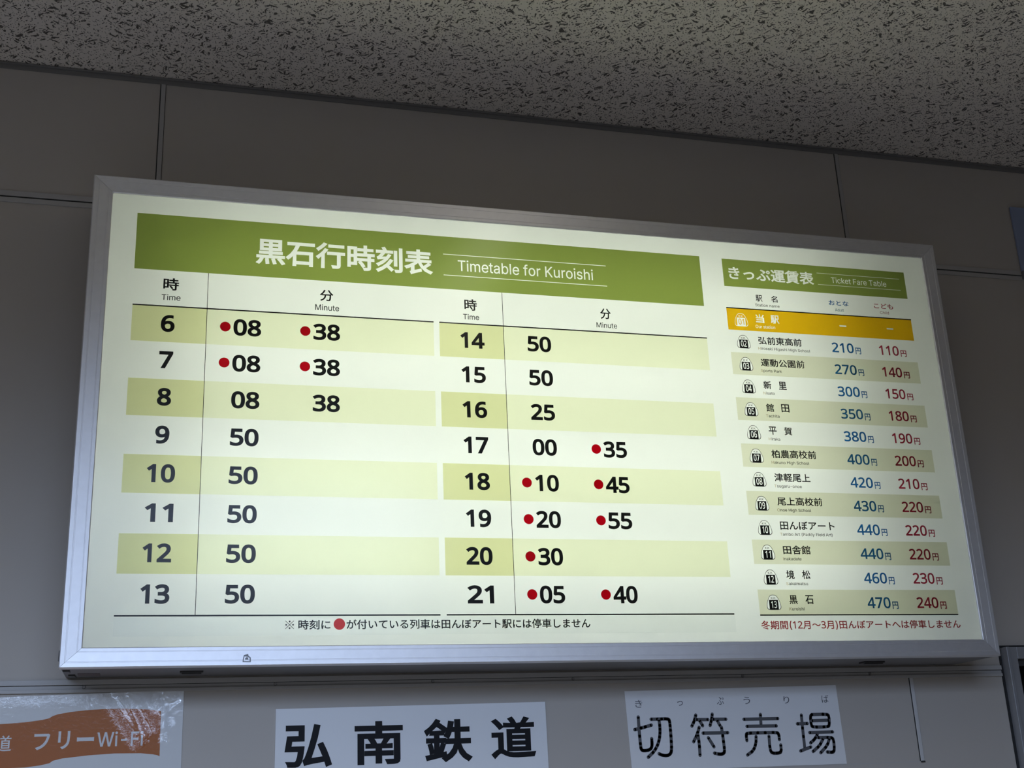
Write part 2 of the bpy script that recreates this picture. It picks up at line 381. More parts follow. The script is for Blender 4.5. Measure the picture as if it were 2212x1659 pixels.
# ------------------------------------------------------------------ lettering
# glyph outlines of the lettering: character, advance, contours (351 units to the em)
GLYPHS = '''
時 351 156,73 174,53 189,31 200,12 223,25 211,45 195,66 177,85|221,294 221,252 147,252 147,229 221,229 221,185 133,185 133,161 267,161 267,121 134,121 134,98 267,98 267,4 266,-2 260,-3 213,-3 222,-28 257,-27 279,-23 290,-14 293,3 293,98 334,98 334,121 293,121 293,161 338,161 338,185 247,185 247,229 323,229 323,252 247,252 247,294|102,146 102,65 51,65 51,146|102,169 51,169 51,247 102,247|27,271 27,12 51,12 51,41 127,41 127,271
分 351 236,288 211,278 241,226 277,176 315,138 336,160 299,195 263,240|113,287 88,236 55,191 15,155 38,134 65,160 65,136 133,136 119,79 86,29 23,-7 39,-29 108,13 145,69 161,136 256,136 252,65 246,23 238,5 232,1 223,1 171,3 176,-10 179,-23 235,-24 250,-21 262,-12 272,12 279,63 284,149 284,162 67,162 96,196 121,236 141,279
黒 351 120,32 126,-26 152,-23 149,4 144,34|191,31 210,-26 235,-20 227,7 215,36|262,32 280,12 296,-10 308,-28 333,-18 321,1 304,22 286,41|59,41 49,19 34,-2 18,-18 42,-29 59,-11 73,11 84,35|83,207 161,207 161,172 83,172|187,207 269,207 269,172 187,172|83,261 161,261 161,227 83,227|187,261 269,261 269,227 187,227|19,75 19,52 332,52 332,75 187,75 187,104 305,104 305,126 187,126 187,151 295,151 295,282 57,282 57,151 161,151 161,126 49,126 49,104 161,104 161,75
石 351 23,268 23,242 124,242 97,179 58,120 9,72 27,52 48,70 68,90 85,112 85,-28 112,-28 112,-4 279,-4 279,-27 307,-27 307,150 111,150 127,180 142,211 154,242 328,242 328,268|112,22 112,125 279,125 279,22
行 351 152,273 152,248 325,248 325,273|93,294 71,268 42,241 12,218 28,197 60,223 92,253 119,284|137,176 137,151 255,151 255,6 253,0 246,-2 191,-1 200,-27 229,-27 251,-26 266,-23 278,-13 282,6 282,151 334,151 334,176|107,219 79,180 45,143 9,113 27,91 67,127 67,-29 93,-29 93,156 132,210
刻 351 298,290 298,6 296,0 290,-2 242,-2 251,-27 287,-26 309,-22 320,-13 324,6 324,290|235,254 235,58 260,58 260,254|161,202 140,168 69,165 86,184 103,205 118,227 210,227 210,251 138,251 128,273 114,296 90,289 109,251 19,251 19,227 88,227 72,205 58,187 49,176 38,167 29,162 37,138 47,140 71,142 121,146 92,117 59,92 23,72 40,51 96,88 146,137 185,195|184,136 141,78 85,30 21,-5 37,-27 73,-8 108,16 140,43 195,-12 214,5 157,59 176,80 193,103 208,126
表 351 88,-28 101,-22 135,-10 207,13 203,36 117,11 117,88 138,103 156,118 172,135 207,68 256,17 321,-16 339,7 306,19 276,36 250,57 273,72 296,88 318,106 296,121 278,105 257,88 235,72 221,92 208,112 198,135 327,135 327,158 188,158 188,189 300,189 300,210 188,210 188,240 316,240 316,263 188,263 188,294 161,294 161,263 37,263 37,240 161,240 161,210 55,210 55,189 161,189 161,158 23,158 23,135 139,135 101,106 57,82 13,64 30,43 50,51 70,60 90,71 90,19 86,4 77,-4
き 351 107,93 79,98 70,75 66,48 79,12 115,-10 173,-17 202,-16 230,-14 255,-11 256,17 231,13 203,11 173,10 128,15 101,29 92,53 96,74|176,244 178,236 143,235 104,236 63,240 64,214 108,211 148,211 185,212 194,185 201,166 158,164 108,164 56,168 57,142 112,139 165,140 211,143 239,92 186,98 184,77 210,74 237,70 261,65 275,87 262,102 237,145 301,158 297,184 278,179 254,173 227,169 218,190 211,214 280,228 276,254 253,247 229,242 204,238 196,279 166,276
っ 351 56,140 68,111 105,126 159,143 210,152 242,145 262,127 270,100 250,54 198,28 127,19 139,-8 222,8 278,43 298,99 287,141 257,168 213,177 168,171 123,159 89,148
ぷ 351 273,211 280,228 296,235 313,228 320,211 313,195 296,188 280,195|256,211 268,183 296,172 324,183 336,211 324,239 296,251 268,239|168,189 186,172 227,204 221,222 195,238 164,254 134,268 118,248 146,235 173,220 193,207|101,22 105,-7 131,-11 162,-13 189,-9 212,7 222,40 215,71 195,103 166,137 141,164 120,146 148,119 168,95 186,68 193,43 181,20 158,14 128,16|303,8 329,23 314,58 292,98 268,132 245,119 268,86 289,46|113,77 96,98 71,74 39,49 7,29 23,6 57,29 88,54
運 351 109,282 109,218 132,218 132,262 301,262 301,218 326,218 326,282|24,266 42,246 59,224 71,204 95,218 82,238 64,259 45,279|150,130 203,130 203,106 150,106|229,130 283,130 283,106 229,106|150,170 203,170 203,147 150,147|229,170 283,170 283,147 229,147|109,67 109,46 203,46 203,18 229,18 229,46 328,46 328,67 229,67 229,88 307,88 307,188 229,188 229,209 296,209 296,229 229,229 229,247 203,247 203,229 134,229 134,209 203,209 203,188 127,188 127,88 203,88 203,67|89,156 16,156 16,131 63,131 63,44 48,35 32,21 15,2 32,-21 48,2 63,19 76,25 90,18 109,4 136,-9 168,-15 208,-16 331,-13 338,13 299,10 254,8 208,7 172,8 141,13 116,24 89,43
賃 351 90,102 265,102 265,80 90,80|90,63 265,63 265,41 90,41|90,139 265,139 265,118 90,118|64,156 64,24 292,24 292,156|203,7 241,-5 275,-17 301,-28 332,-15 225,20|123,21 93,9 56,-1 19,-9 38,-29 75,-19 113,-5 146,10|129,193 129,174 315,174 315,193 231,193 231,218 331,218 331,238 231,238 231,264 307,273 292,290 246,283 189,279 131,276 137,258 206,262 206,238 114,238 114,218 206,218 206,193|103,294 76,267 44,242 9,223 29,204 69,230 69,169 94,169 94,251 126,285
駅 351 79,76 88,46 93,19 107,22 102,50 92,78|53,72 56,50 58,27 58,7 72,10 72,29 70,52 67,74|28,79 26,49 20,21 10,-1 25,-10 36,14 42,44 44,76|188,280 188,147 186,92 176,36 152,-15 173,-29 197,22 209,80 212,136 244,136 259,67 284,11 322,-29 340,-8 305,26 282,76 268,136 324,136 324,280|212,256 300,256 300,161 212,161|87,206 87,174 53,174 53,206|30,280 30,99 140,99 137,45 117,86 104,82 116,58 124,36 136,41 131,10 126,-4 122,-7 116,-8 88,-6 94,-28 126,-28 137,-25 146,-18 153,0 158,41 163,110 164,120 109,120 109,153 153,153 153,174 109,174 109,206 153,206 153,227 109,227 109,258 160,258 160,280|87,227 53,227 53,258 87,258|87,153 87,120 53,120 53,153
名 351 92,185 146,142 104,122 60,107 16,96 30,71 88,89 88,-28 114,-28 114,-9 271,-9 271,-28 297,-28 297,119 158,119 213,154 260,198 296,250 278,261 273,259 150,259 172,289 142,295 115,260 76,226 24,196 43,175 74,194 102,214 126,235 257,235 233,206 204,179 171,156 112,200|271,15 114,15 114,95 271,95
お 351 252,241 240,220 266,205 295,186 318,167 333,190 310,206 280,225|114,98 115,36 112,23 102,19 78,27 64,48 71,65 88,82|42,217 43,190 88,188 114,189 113,144 113,124 76,103 48,76 37,47 50,18 79,-3 110,-11 132,-2 140,32 139,108 164,115 189,120 215,121 246,116 267,101 276,76 267,49 246,31 217,21 196,19 176,19 186,-10 229,-5 270,12 295,39 304,76 292,113 261,137 216,146 191,144 165,140 139,133 139,145 139,192 213,204 212,232 190,226 166,221 140,218 141,256 144,280 113,280 114,255 114,215 87,214
と 351 108,272 80,261 97,222 114,185 131,153 99,126 78,96 70,62 85,20 125,-3 184,-10 226,-9 264,-5 294,-1 294,30 262,24 222,20 182,18 136,24 109,40 99,65 106,91 124,114 152,136 189,159 228,179 258,194 285,209 270,234 245,217 155,168 139,199 123,234
な 351 311,160 326,183 303,199 273,216 245,230 230,209 257,195 287,178|218,58 218,42 210,17 179,7 149,15 139,35 151,55 182,63|241,170 213,170 217,82 183,85 147,79 122,60 113,33 122,4 147,-12 183,-18 218,-11 238,7 244,33 244,48 265,35 284,21 300,7 315,31 295,47 271,62 243,75 240,132|158,278 127,281 125,261 121,240 116,220 77,218 34,221 36,195 77,194 108,195 88,150 62,104 33,64 60,50 88,94 115,146 136,197 200,210 199,237 144,224
こ 351 82,246 82,217 175,213 269,217 269,246 175,241|96,105 68,107 63,84 61,59 74,22 112,-1 173,-9 220,-7 261,-3 292,4 292,34 260,26 219,21 172,20 126,25 98,41 89,65 91,84
ど 351 272,271 253,263 282,215 301,223|311,285 292,278 321,229 340,238|98,268 71,256 88,218 105,181 122,148 89,122 69,92 61,58 76,16 116,-7 174,-14 217,-13 254,-10 285,-6 285,26 253,19 213,15 173,14 127,19 100,36 90,61 97,86 114,110 142,132 177,153 211,171 239,185 266,200 252,225 227,209 145,164 130,195 113,230
も 351 34,142 33,115 56,109 80,105 106,102 103,62 115,16 146,-9 189,-16 250,-6 290,23 305,68 301,96 289,122 269,148 238,142 259,119 272,95 276,71 265,39 235,19 189,11 156,18 137,37 130,66 132,101 145,101 214,104 214,131 141,126 135,126 143,190 145,190 216,193 217,219 146,215 151,251 155,275 124,277 123,252 119,216 93,218 67,223 43,229 41,203 65,198 91,194 117,191 109,127 84,130 58,135
当 351 42,269 61,242 77,213 88,188 113,199 101,224 85,252 66,279|280,282 268,252 252,221 236,194 258,186 275,211 293,242 309,272|40,13 40,-13 277,-13 277,-28 304,-28 304,170 189,170 189,294 160,294 160,170 47,170 47,144 277,144 277,93 59,93 59,68 277,68 277,13
弘 351 35,195 21,93 113,93 107,46 99,18 91,4 86,1 77,0 30,2 36,-10 39,-23 86,-24 101,-21 112,-14 123,6 132,43 140,104 141,117 49,117 56,171 141,171 141,276 26,276 26,251 116,251 116,195|154,-12 169,-7 209,1 296,15 307,-23 333,-12 319,35 299,90 275,144 251,134 289,39 187,25 211,103 234,189 251,277 223,282 205,192 185,113 170,65 157,30 145,15
前 351 211,180 211,36 236,36 236,180|283,190 283,5 281,0 275,-2 229,-1 238,-27 272,-26 294,-22 305,-13 308,5 308,190|253,296 220,239 115,239 132,245 123,261 111,278 97,294 73,286 91,262 105,239 19,239 19,215 332,215 332,239 250,239 281,287|143,105 143,70 65,70 65,105|143,126 65,126 65,161 143,161|41,183 41,-26 65,-26 65,49 143,49 143,2 142,-2 137,-4 98,-3 107,-27 137,-26 156,-22 166,-14 169,2 169,183
東 351 54,207 54,78 139,78 102,46 59,19 14,0 33,-22 78,0 123,31 161,67 161,-28 188,-28 188,68 226,31 272,0 318,-23 337,0 291,19 247,46 210,78 301,78 301,207 188,207 188,236 329,236 329,261 188,261 188,294 161,294 161,261 23,261 23,236 161,236 161,207|79,133 161,133 161,99 79,99|188,133 274,133 274,99 188,99|79,186 161,186 161,152 79,152|188,186 274,186 274,152 188,152
高 351 100,196 252,196 252,164 100,164|74,215 74,145 279,145 279,215|154,289 165,258 21,258 21,235 328,235 328,258 194,258 180,295|34,125 34,-28 59,-28 59,103 291,103 291,0 289,-4 285,-6 249,-5 257,-25 286,-25 304,-22 314,-15 317,0 317,125|98,82 98,-7 123,-7 123,10 247,10 247,82|123,63 223,63 223,30 123,30
動 351 229,290 229,212 187,212 187,188 228,188 222,125 209,70 185,23 185,25 115,17 115,45 184,45 184,65 115,65 115,87 183,87 183,192 115,192 115,214 190,214 190,234 115,234 115,260 183,270 171,291 126,283 73,277 19,273 25,254 91,258 91,234 15,234 15,214 91,214 91,192 25,192 25,87 91,87 91,65 24,65 24,45 91,45 91,15 15,8 18,-15 166,1 151,-11 170,-30 219,27 244,100 253,188 303,188 299,86 294,27 287,3 282,-2 275,-2 235,-1 243,-26 286,-26 299,-22 309,-13 319,16 324,82 328,199 328,212 254,212 255,290|47,131 91,131 91,105 47,105|115,131 161,131 161,105 115,105|47,173 91,173 91,148 47,148|115,173 161,173 161,148 115,148
公 351 113,284 88,233 56,187 18,150 42,131 80,171 114,221 141,276|233,287 207,276 239,223 277,172 315,131 338,153 299,190 262,237|56,-5 77,-1 138,4 273,14 297,-26 323,-12 300,25 270,67 238,107 214,96 257,38 93,29 128,73 161,122 192,175 163,187 132,130 100,81 78,52 61,32 46,23
園 351 116,141 234,141 234,113 116,113|162,248 162,228 91,228 91,211 162,211 162,190 71,190 71,173 278,173 278,190 186,190 186,211 259,211 259,228 186,228 186,248|93,157 93,97 159,97 131,77 98,61 63,48 78,30 105,42 132,56 158,72 158,21 181,21 181,73 213,58 243,43 267,28 282,43 241,66 277,92 259,103 257,101 257,157|188,97 253,97 224,75 182,92|29,279 29,-28 54,-28 54,-13 296,-13 296,-28 321,-28 321,279|54,11 54,255 296,255 296,11
新 351 126,75 155,18 173,29 166,46 156,65 144,84|47,82 39,61 28,41 14,24 33,11 46,30 59,53 69,77|194,261 194,140 192,90 183,38 161,-9 181,-25 205,27 216,85 218,140 218,151 271,151 271,-26 297,-26 297,151 335,151 335,176 218,176 218,243 256,250 292,258 325,269 303,288 272,277 234,268|75,290 90,257 21,257 21,235 176,235 176,257 118,257 99,296|132,234 113,178 16,178 16,155 88,155 88,119 18,119 18,96 88,96 88,6 87,3 84,2 57,2 64,-21 86,-20 102,-16 110,-8 112,6 112,96 178,96 178,119 112,119 112,155 182,155 182,178 137,178 157,228|44,228 53,202 58,178 81,184 75,208 65,233
里 351 80,190 164,190 164,146 80,146|189,190 274,190 274,146 189,146|80,256 164,256 164,213 80,213|189,256 274,256 274,213 189,213|43,82 43,57 162,57 162,7 19,7 19,-18 332,-18 332,7 190,7 190,57 313,57 313,82 190,82 190,122 301,122 301,280 54,280 54,122 162,122 162,82
館 351 182,200 182,-27 204,-27 204,-12 291,-12 291,-26 313,-26 313,83 204,83 204,112 300,112 300,200|204,11 204,60 291,60 291,11|204,179 278,179 278,134 204,134|225,286 240,254 161,254 161,197 181,197 181,232 305,232 305,197 326,197 326,254 254,254 262,259 244,296|120,126 120,96 58,96 58,126|120,146 58,146 58,173 120,173|98,60 110,37 58,15 58,75 142,75 142,193 104,193 91,230 72,223 82,193 36,193 36,26 30,9 20,1 31,-23 40,-17 65,-5 118,19 130,-13 150,-2 116,68|84,296 64,266 38,240 9,219 20,195 44,213 66,235 86,260 108,242 128,223 144,206 159,225 142,242 121,261 98,278 104,288
田 351 34,270 34,-25 60,-25 60,-4 291,-4 291,-25 318,-25 318,270|60,23 60,122 160,122 160,23|291,23 186,23 186,122 291,122|60,148 60,244 160,244 160,148|291,148 186,148 186,244 291,244
平 351 61,221 74,193 86,164 93,140 118,148 110,172 98,200 85,228|264,229 254,201 240,172 226,146 249,139 263,163 278,192 292,222|18,122 18,96 161,96 161,-28 188,-28 188,96 332,96 332,122 188,122 188,244 313,244 313,271 37,271 37,244 161,244 161,122
賀 351 223,255 293,255 293,207 223,207|199,275 199,186 318,186 318,275|89,111 265,111 265,87 89,87|89,70 265,70 265,46 89,46|89,152 265,152 265,129 89,129|63,170 63,28 292,28 292,170|204,10 242,-3 277,-16 304,-28 332,-14 301,-2 264,11 225,24|122,25 92,11 56,0 19,-9 38,-29 75,-18 113,-3 146,14|82,294 79,270 22,270 22,248 75,248 63,221 43,200 12,183 26,164 63,185 87,213 100,248 152,248 149,219 145,208 134,205 99,207 105,186 145,185 156,187 165,193 170,204 174,225 176,260 177,270 104,270 107,294
柏 351 64,294 64,226 16,226 16,202 61,202 49,152 31,104 12,65 26,41 40,66 53,97 64,132 64,-28 89,-28 89,157 116,100 135,122 89,196 89,202 131,202 131,226 89,226 89,294|177,100 290,100 290,17 177,17|177,125 177,206 290,206 290,125|220,294 205,231 151,231 151,-27 177,-27 177,-8 290,-8 290,-25 317,-25 317,231 232,231 251,290
農 351 93,116 93,97 293,97 293,116|76,212 125,212 125,189 76,189|150,212 202,212 202,189 150,189|227,212 279,212 279,189 227,189|76,252 125,252 125,229 76,229|150,252 202,252 202,229 150,229|227,252 279,252 279,229 227,229|202,294 202,270 150,270 150,294 125,294 125,270 51,270 51,171 304,171 304,270 227,270 227,294|98,-29 108,-25 135,-18 195,-3 196,16 128,2 128,58 168,58 202,17 253,-12 320,-28 336,-5 303,0 273,7 246,17 312,43 294,58 332,58 332,78 72,78 74,109 74,134 323,134 323,154 48,154 48,109 46,69 36,25 14,-15 36,-29 53,-2 64,28 70,58 104,58 104,17 98,-1 88,-9|292,58 227,28 209,42 194,58
校 351 187,209 171,183 151,158 129,136 147,120 171,143 192,170 210,199|252,197 275,172 297,146 312,122 332,138 316,161 294,187 270,211|201,287 217,265 229,243 140,243 140,218 332,218 332,243 230,243 252,253 240,274 223,296|266,147 257,120 246,95 231,72 215,95 202,120 191,146 168,140 181,108 196,79 215,52 189,29 160,9 126,-8 143,-28 177,-11 206,9 231,33 258,9 287,-11 320,-26 338,-2 305,11 275,30 249,53 266,79 280,109 292,141|68,294 68,220 22,220 22,195 63,195 50,146 31,99 11,62 24,37 40,66 55,102 68,142 68,-28 92,-28 92,147 118,92 133,112 92,181 92,195 131,195 131,220 92,220 92,294
津 351 34,270 91,224 108,245 50,288|13,178 70,134 86,155 28,196|23,-4 46,-20 98,92 77,108 59,68 41,29|114,101 114,79 197,79 197,49 97,49 97,26 197,26 197,-28 223,-28 223,26 332,26 332,49 223,49 223,79 315,79 315,101 223,101 223,129 307,129 307,182 335,182 335,205 307,205 307,257 223,257 223,294 197,294 197,257 121,257 121,236 197,236 197,205 100,205 100,182 197,182 197,151 120,151 120,129 197,129 197,101|223,236 283,236 283,205 223,205|223,151 223,182 283,182 283,151
軽 351 236,134 236,88 177,88 177,65 236,65 236,5 155,5 155,-19 338,-19 338,5 262,5 262,65 322,65 322,88 262,88 262,134|292,254 281,231 266,210 250,192 233,211 220,231 209,254|24,207 24,85 79,85 79,56 14,56 14,33 79,33 79,-29 103,-29 103,33 167,33 167,56 103,56 103,85 159,85 159,137 171,118 199,129 225,142 250,159 273,143 298,129 326,118 342,140 315,149 290,161 268,176 292,203 311,234 325,271 308,278 304,277 171,277 171,254 206,254 186,248 199,222 214,198 231,176 209,161 184,149 159,139 159,207 103,207 103,233 164,233 164,257 103,257 103,294 79,294 79,257 18,257 18,233 79,233 79,207|44,137 81,137 81,104 44,104|100,137 138,137 138,104 100,104|44,187 81,187 81,155 44,155|100,187 138,187 138,155 100,155
尾 351 73,255 284,255 284,215 73,215|47,277 47,175 45,113 35,47 11,-14 34,-27 59,38 71,109 73,175 73,193 310,193 310,277|76,50 80,28 170,42 170,17 174,-7 189,-19 217,-22 289,-22 312,-18 325,-2 331,30 307,40 302,8 287,1 219,1 200,4 196,17 196,46 325,66 320,88 196,69 196,100 300,117 296,138 196,123 196,154 276,174 254,192 208,178 150,167 90,158 97,138 170,149 170,119 88,106 92,84 170,97 170,64
上 351 150,289 150,15 18,15 18,-11 333,-11 333,15 177,15 177,154 308,154 308,181 177,181 177,289
ん 351 192,260 161,272 148,245 114,182 65,85 27,-3 57,-13 64,11 75,40 87,67 104,93 128,114 155,123 173,116 181,98 182,32 188,11 203,-6 233,-13 277,-1 309,33 332,83 308,102 295,63 271,30 237,16 218,22 209,41 208,106 195,137 167,148 141,143 114,126 180,243
ぼ 351 79,261 48,263 46,238 40,199 33,147 30,93 32,48 37,11 43,-18 68,-16 67,-4 69,12 94,89 79,100 60,48 56,98 59,144 65,195 73,237|322,286 305,280 326,231 343,237|222,58 223,43 216,20 188,11 159,17 148,37 159,55 189,62|287,275 270,270 279,249 238,245 190,244 139,246 139,221 218,221 218,163 134,165 134,139 218,138 221,81 190,83 152,76 130,59 123,35 132,8 156,-8 191,-14 222,-8 242,7 248,32 248,48 269,36 288,22 306,5 321,29 301,46 276,61 246,74 244,139 309,144 309,170 244,164 244,222 288,225 290,220 308,227
ア 351 326,237 309,253 284,251 83,251 43,254 43,222 83,224 283,224 265,199 238,170 206,146 229,127 266,160 296,195 317,224|186,190 155,190 156,165 152,110 134,62 94,24 63,8 89,-13 154,38 181,105
ー 351 36,152 36,117 84,119 277,119 314,117 314,152 276,150 84,150
ト 351 118,31 116,-11 150,-11 147,31 147,146 192,131 241,111 285,90 297,120 252,140 198,160 147,178 147,235 150,271 115,271 118,235
舎 351 174,271 216,230 268,194 323,165 339,187 283,214 230,251 185,294 159,294 122,253 71,214 13,183 28,162 85,194 136,232|161,227 161,194 86,194 86,172 161,172 161,135 34,135 34,112 319,112 319,135 188,135 188,172 266,172 266,194 188,194 188,227|73,86 73,-28 98,-28 98,-16 255,-16 255,-28 282,-28 282,86|98,6 98,63 255,63 255,6
境 351 170,105 280,105 280,82 170,82|170,145 280,145 280,123 170,123|206,292 215,269 139,269 139,246 315,246 315,269 242,269 230,296|262,242 247,204 188,204 201,208 189,243 167,238 178,204 129,204 129,182 325,182 325,204 271,204 286,236|145,164 145,63 182,63 172,29 149,6 105,-9 118,-29 169,-10 196,20 207,63 238,63 238,12 241,-8 247,-17 258,-22 271,-23 295,-23 316,-21 324,-16 329,-9 334,25 313,36 311,6 308,1 305,-1 293,-2 276,-2 266,-1 263,9 263,63 306,63 306,164|12,45 21,19 124,60 118,83 82,70 82,184 116,184 116,209 82,209 82,290 56,290 56,209 18,209 18,184 56,184 56,60
松 351 190,283 176,232 157,187 133,151 156,135 181,174 202,223 217,278|275,286 250,281 267,225 288,178 314,136 323,147 335,158 311,194 291,237|70,294 70,220 16,220 16,195 67,195 53,146 33,99 11,62 25,37 41,65 57,99 70,138 70,-28 95,-28 95,146 125,90 143,111 95,181 95,195 139,195 139,220 95,220 95,294|257,86 285,29 182,17 205,65 227,117 245,172 217,182 199,122 179,71 165,41 153,19 142,9 151,-17 167,-12 207,-6 295,6 304,-20 328,-9 316,22 299,59 279,95
※ 351 175,207 194,214 201,233 194,251 175,259 157,251 149,233 157,214|175,143 60,259 49,249 165,133 49,17 59,7 175,123 291,7 301,18 185,133 301,249 291,259|102,133 94,152 75,159 57,152 49,133 57,115 75,107 94,115|249,133 256,115 275,107 293,115 301,133 293,152 275,159 256,152|175,60 157,52 149,33 157,15 175,7 194,15 201,33 194,52
に 351 160,236 160,208 206,206 258,206 304,208 304,237 259,233 206,232|173,94 148,96 142,55 151,27 179,9 227,2 261,3 290,6 315,10 314,39 286,34 257,31 227,30 191,35 173,46 168,62|93,263 62,266 59,241 53,203 47,154 43,101 45,56 50,18 56,-12 82,-10 81,2 82,18 107,97 92,108 72,57 69,106 72,151 79,200 86,240
が 351 269,231 243,220 268,183 291,136 306,94 333,107 316,148 293,194|273,282 254,275 283,226 302,234|312,296 293,289 322,240 341,249|22,195 26,165 57,169 102,174 85,118 60,55 28,-1 56,-12 89,52 113,118 130,176 167,179 194,172 204,141 203,102 197,64 188,34 175,19 157,16 114,23 119,-6 160,-11 190,-5 211,18 223,54 230,99 232,144 224,181 204,199 175,204 136,201 145,251 148,272 116,275 115,250 112,225 107,199 54,195
付 351 143,142 162,112 180,81 194,54 218,68 166,153|263,290 263,216 121,216 121,190 263,190 263,8 260,0 251,-3 185,-2 195,-28 229,-28 254,-27 271,-24 285,-14 290,8 290,190 334,190 334,216 290,216 290,290|103,292 79,238 48,190 13,150 29,123 65,166 65,-27 91,-27 91,207 105,232 118,258 129,284
い 351 78,244 44,245 47,214 50,120 67,48 93,9 125,-3 148,4 170,30 191,77 169,102 157,67 143,41 125,30 103,42 87,76 78,127 75,210|261,235 233,225 263,175 283,114 294,49 322,61 311,123 289,185
て 351 30,232 33,202 84,210 147,217 197,223 166,196 142,155 132,104 154,40 206,3 271,-11 281,18 224,28 179,57 160,111 170,154 197,195 240,221 261,225 286,227 309,227 309,255 214,249 61,234
る 351 203,12 175,9 141,17 128,37 136,53 156,59 180,53 196,36|83,258 84,229 107,231 215,236 133,167 39,89 59,68 101,107 142,130 193,138 234,130 261,109 272,78 267,52 252,32 228,18 217,49 194,72 157,80 128,74 109,57 103,35 112,9 138,-9 179,-15 243,-4 285,29 300,78 287,120 252,149 200,160 176,158 151,153 244,229 263,244 247,264 228,261 108,257
列 351 225,254 225,57 251,57 251,254|297,292 297,6 295,0 289,-1 246,-1 255,-27 288,-26 309,-22 320,-12 324,6 324,292|63,106 117,63 91,33 61,9 28,-8 43,-30 110,16 160,89 189,193 173,198 169,197 90,197 105,250 200,250 200,275 21,275 21,250 78,250 64,198 44,152 19,114 39,97 55,119 69,145 81,173 161,173 153,141 143,112 131,86 78,125
車 351 55,212 55,76 161,76 161,47 19,47 19,23 161,23 161,-29 188,-29 188,23 333,23 333,47 188,47 188,76 296,76 296,212 188,212 188,238 321,238 321,262 188,262 188,294 161,294 161,262 29,262 29,238 161,238 161,212|81,134 161,134 161,98 81,98|188,134 270,134 270,98 188,98|81,190 161,190 161,154 81,154|188,190 270,190 270,154 188,154
は 351 89,268 58,270 56,245 50,205 43,152 40,98 42,54 47,16 54,-13 78,-11 77,1 79,17 104,94 89,105 69,54 66,103 69,149 76,201 83,244|237,65 237,53 229,25 199,14 168,21 156,42 169,63 201,70|262,270 231,270 232,248 232,205 199,204 140,207 140,181 199,178 232,179 236,89 203,92 164,85 139,66 131,39 139,12 164,-5 204,-11 240,-3 259,18 264,46 264,53 282,41 300,28 317,12 333,36 313,52 290,68 263,81 259,181 320,187 320,214 259,206 260,249
停 351 164,202 278,202 278,173 164,173|139,221 139,154 304,154 304,221|108,132 108,75 131,75 131,110 309,110 309,75 333,75 333,132|197,289 211,263 114,263 114,240 333,240 333,263 239,263 221,296|139,84 139,63 208,63 208,2 207,-3 201,-4 155,-4 164,-27 198,-26 220,-23 231,-15 234,1 234,63 301,63 301,84|92,293 70,241 42,193 11,154 26,128 56,166 56,-28 80,-28 80,206 93,232 105,259 116,286
し 351 119,273 84,273 86,237 83,60 94,15 124,-10 168,-18 235,-5 283,25 314,60 294,83 265,48 224,22 169,11 139,16 119,32 112,63 116,237
ま 351 175,62 175,39 164,15 138,8 101,17 90,37 103,57 141,66|65,166 65,139 153,134 173,134 174,87 145,89 101,82 73,63 64,35 73,7 99,-10 141,-16 178,-9 197,9 203,33 202,55 235,40 264,21 287,2 303,27 278,45 244,65 201,81 199,135 296,143 296,169 198,160 198,164 198,209 293,217 293,243 198,233 199,255 201,278 171,278 172,257 172,232 156,232 128,233 95,236 67,240 67,214 157,208 172,208 172,164 172,159 153,159 125,160 94,162
せ 351 16,175 19,146 54,151 92,155 92,68 98,24 123,1 182,-6 284,0 285,29 256,25 220,22 181,21 138,26 122,42 119,72 119,158 231,169 227,111 223,104 214,102 179,106 178,82 224,77 242,82 251,97 254,118 255,144 256,171 295,173 323,173 323,200 296,198 257,196 257,245 259,270 229,270 231,244 231,194 119,183 119,231 120,259 90,259 92,229 92,181 52,177
冬 351 121,85 239,44 251,68 133,105|77,24 139,7 201,-12 250,-31 263,-6 212,11 150,30 90,45|241,236 222,214 200,194 174,175 153,191 135,208 119,227 127,236|135,295 110,256 75,217 28,181 46,161 67,177 86,193 103,209 118,192 134,176 152,162 108,141 62,124 16,113 29,88 79,102 128,121 175,145 219,122 267,103 319,90 336,116 287,126 240,141 198,161 231,187 259,217 281,250 264,260 259,259 145,259 164,289
期 351 62,50 49,27 33,5 14,-13 35,-28 54,-8 72,17 87,43|112,39 126,21 139,2 148,-15 170,-2 160,14 147,33 133,50|299,253 299,196 228,196 228,253|203,277 203,150 201,95 192,38 171,-14 192,-29 209,7 220,48 225,91 299,91 299,6 298,0 292,-1 251,-1 259,-27 291,-26 311,-22 322,-12 325,6 325,277|299,173 299,115 227,115 228,150 228,173|136,290 136,248 72,248 72,290 48,290 48,248 18,248 18,224 48,224 48,81 13,81 13,57 186,57 186,81 160,81 160,224 186,224 186,248 160,248 160,290|72,224 136,224 136,193 72,193|72,172 136,172 136,138 72,138|72,116 136,116 136,81 72,81
間 351 215,59 215,25 133,25 133,59|215,79 133,79 133,112 215,112|109,132 109,-13 133,-13 133,5 240,5 240,132|134,210 134,179 58,179 58,210|134,229 58,229 58,259 134,259|294,210 294,179 215,179 215,210|294,229 215,229 215,259 294,259|307,279 190,279 190,158 294,158 294,7 292,0 286,-1 237,-1 246,-28 282,-27 305,-23 317,-13 321,7 321,279|32,279 32,-28 58,-28 58,159 159,159 159,279
月 351 72,276 72,168 69,108 52,46 10,-9 30,-28 59,5 79,42 91,81 260,81 260,11 258,3 249,1 183,1 195,-27 228,-26 252,-25 269,-21 283,-11 287,11 287,276|99,250 260,250 260,191 99,191|99,166 260,166 260,107 95,107
〜 351 165,123 190,103 215,90 244,86 279,93 310,113 335,147 311,160 293,136 271,120 244,114 222,118 203,127 185,143 161,163 135,176 106,180 71,173 40,153 15,119 40,106 57,130 79,146 106,152 128,149 147,139
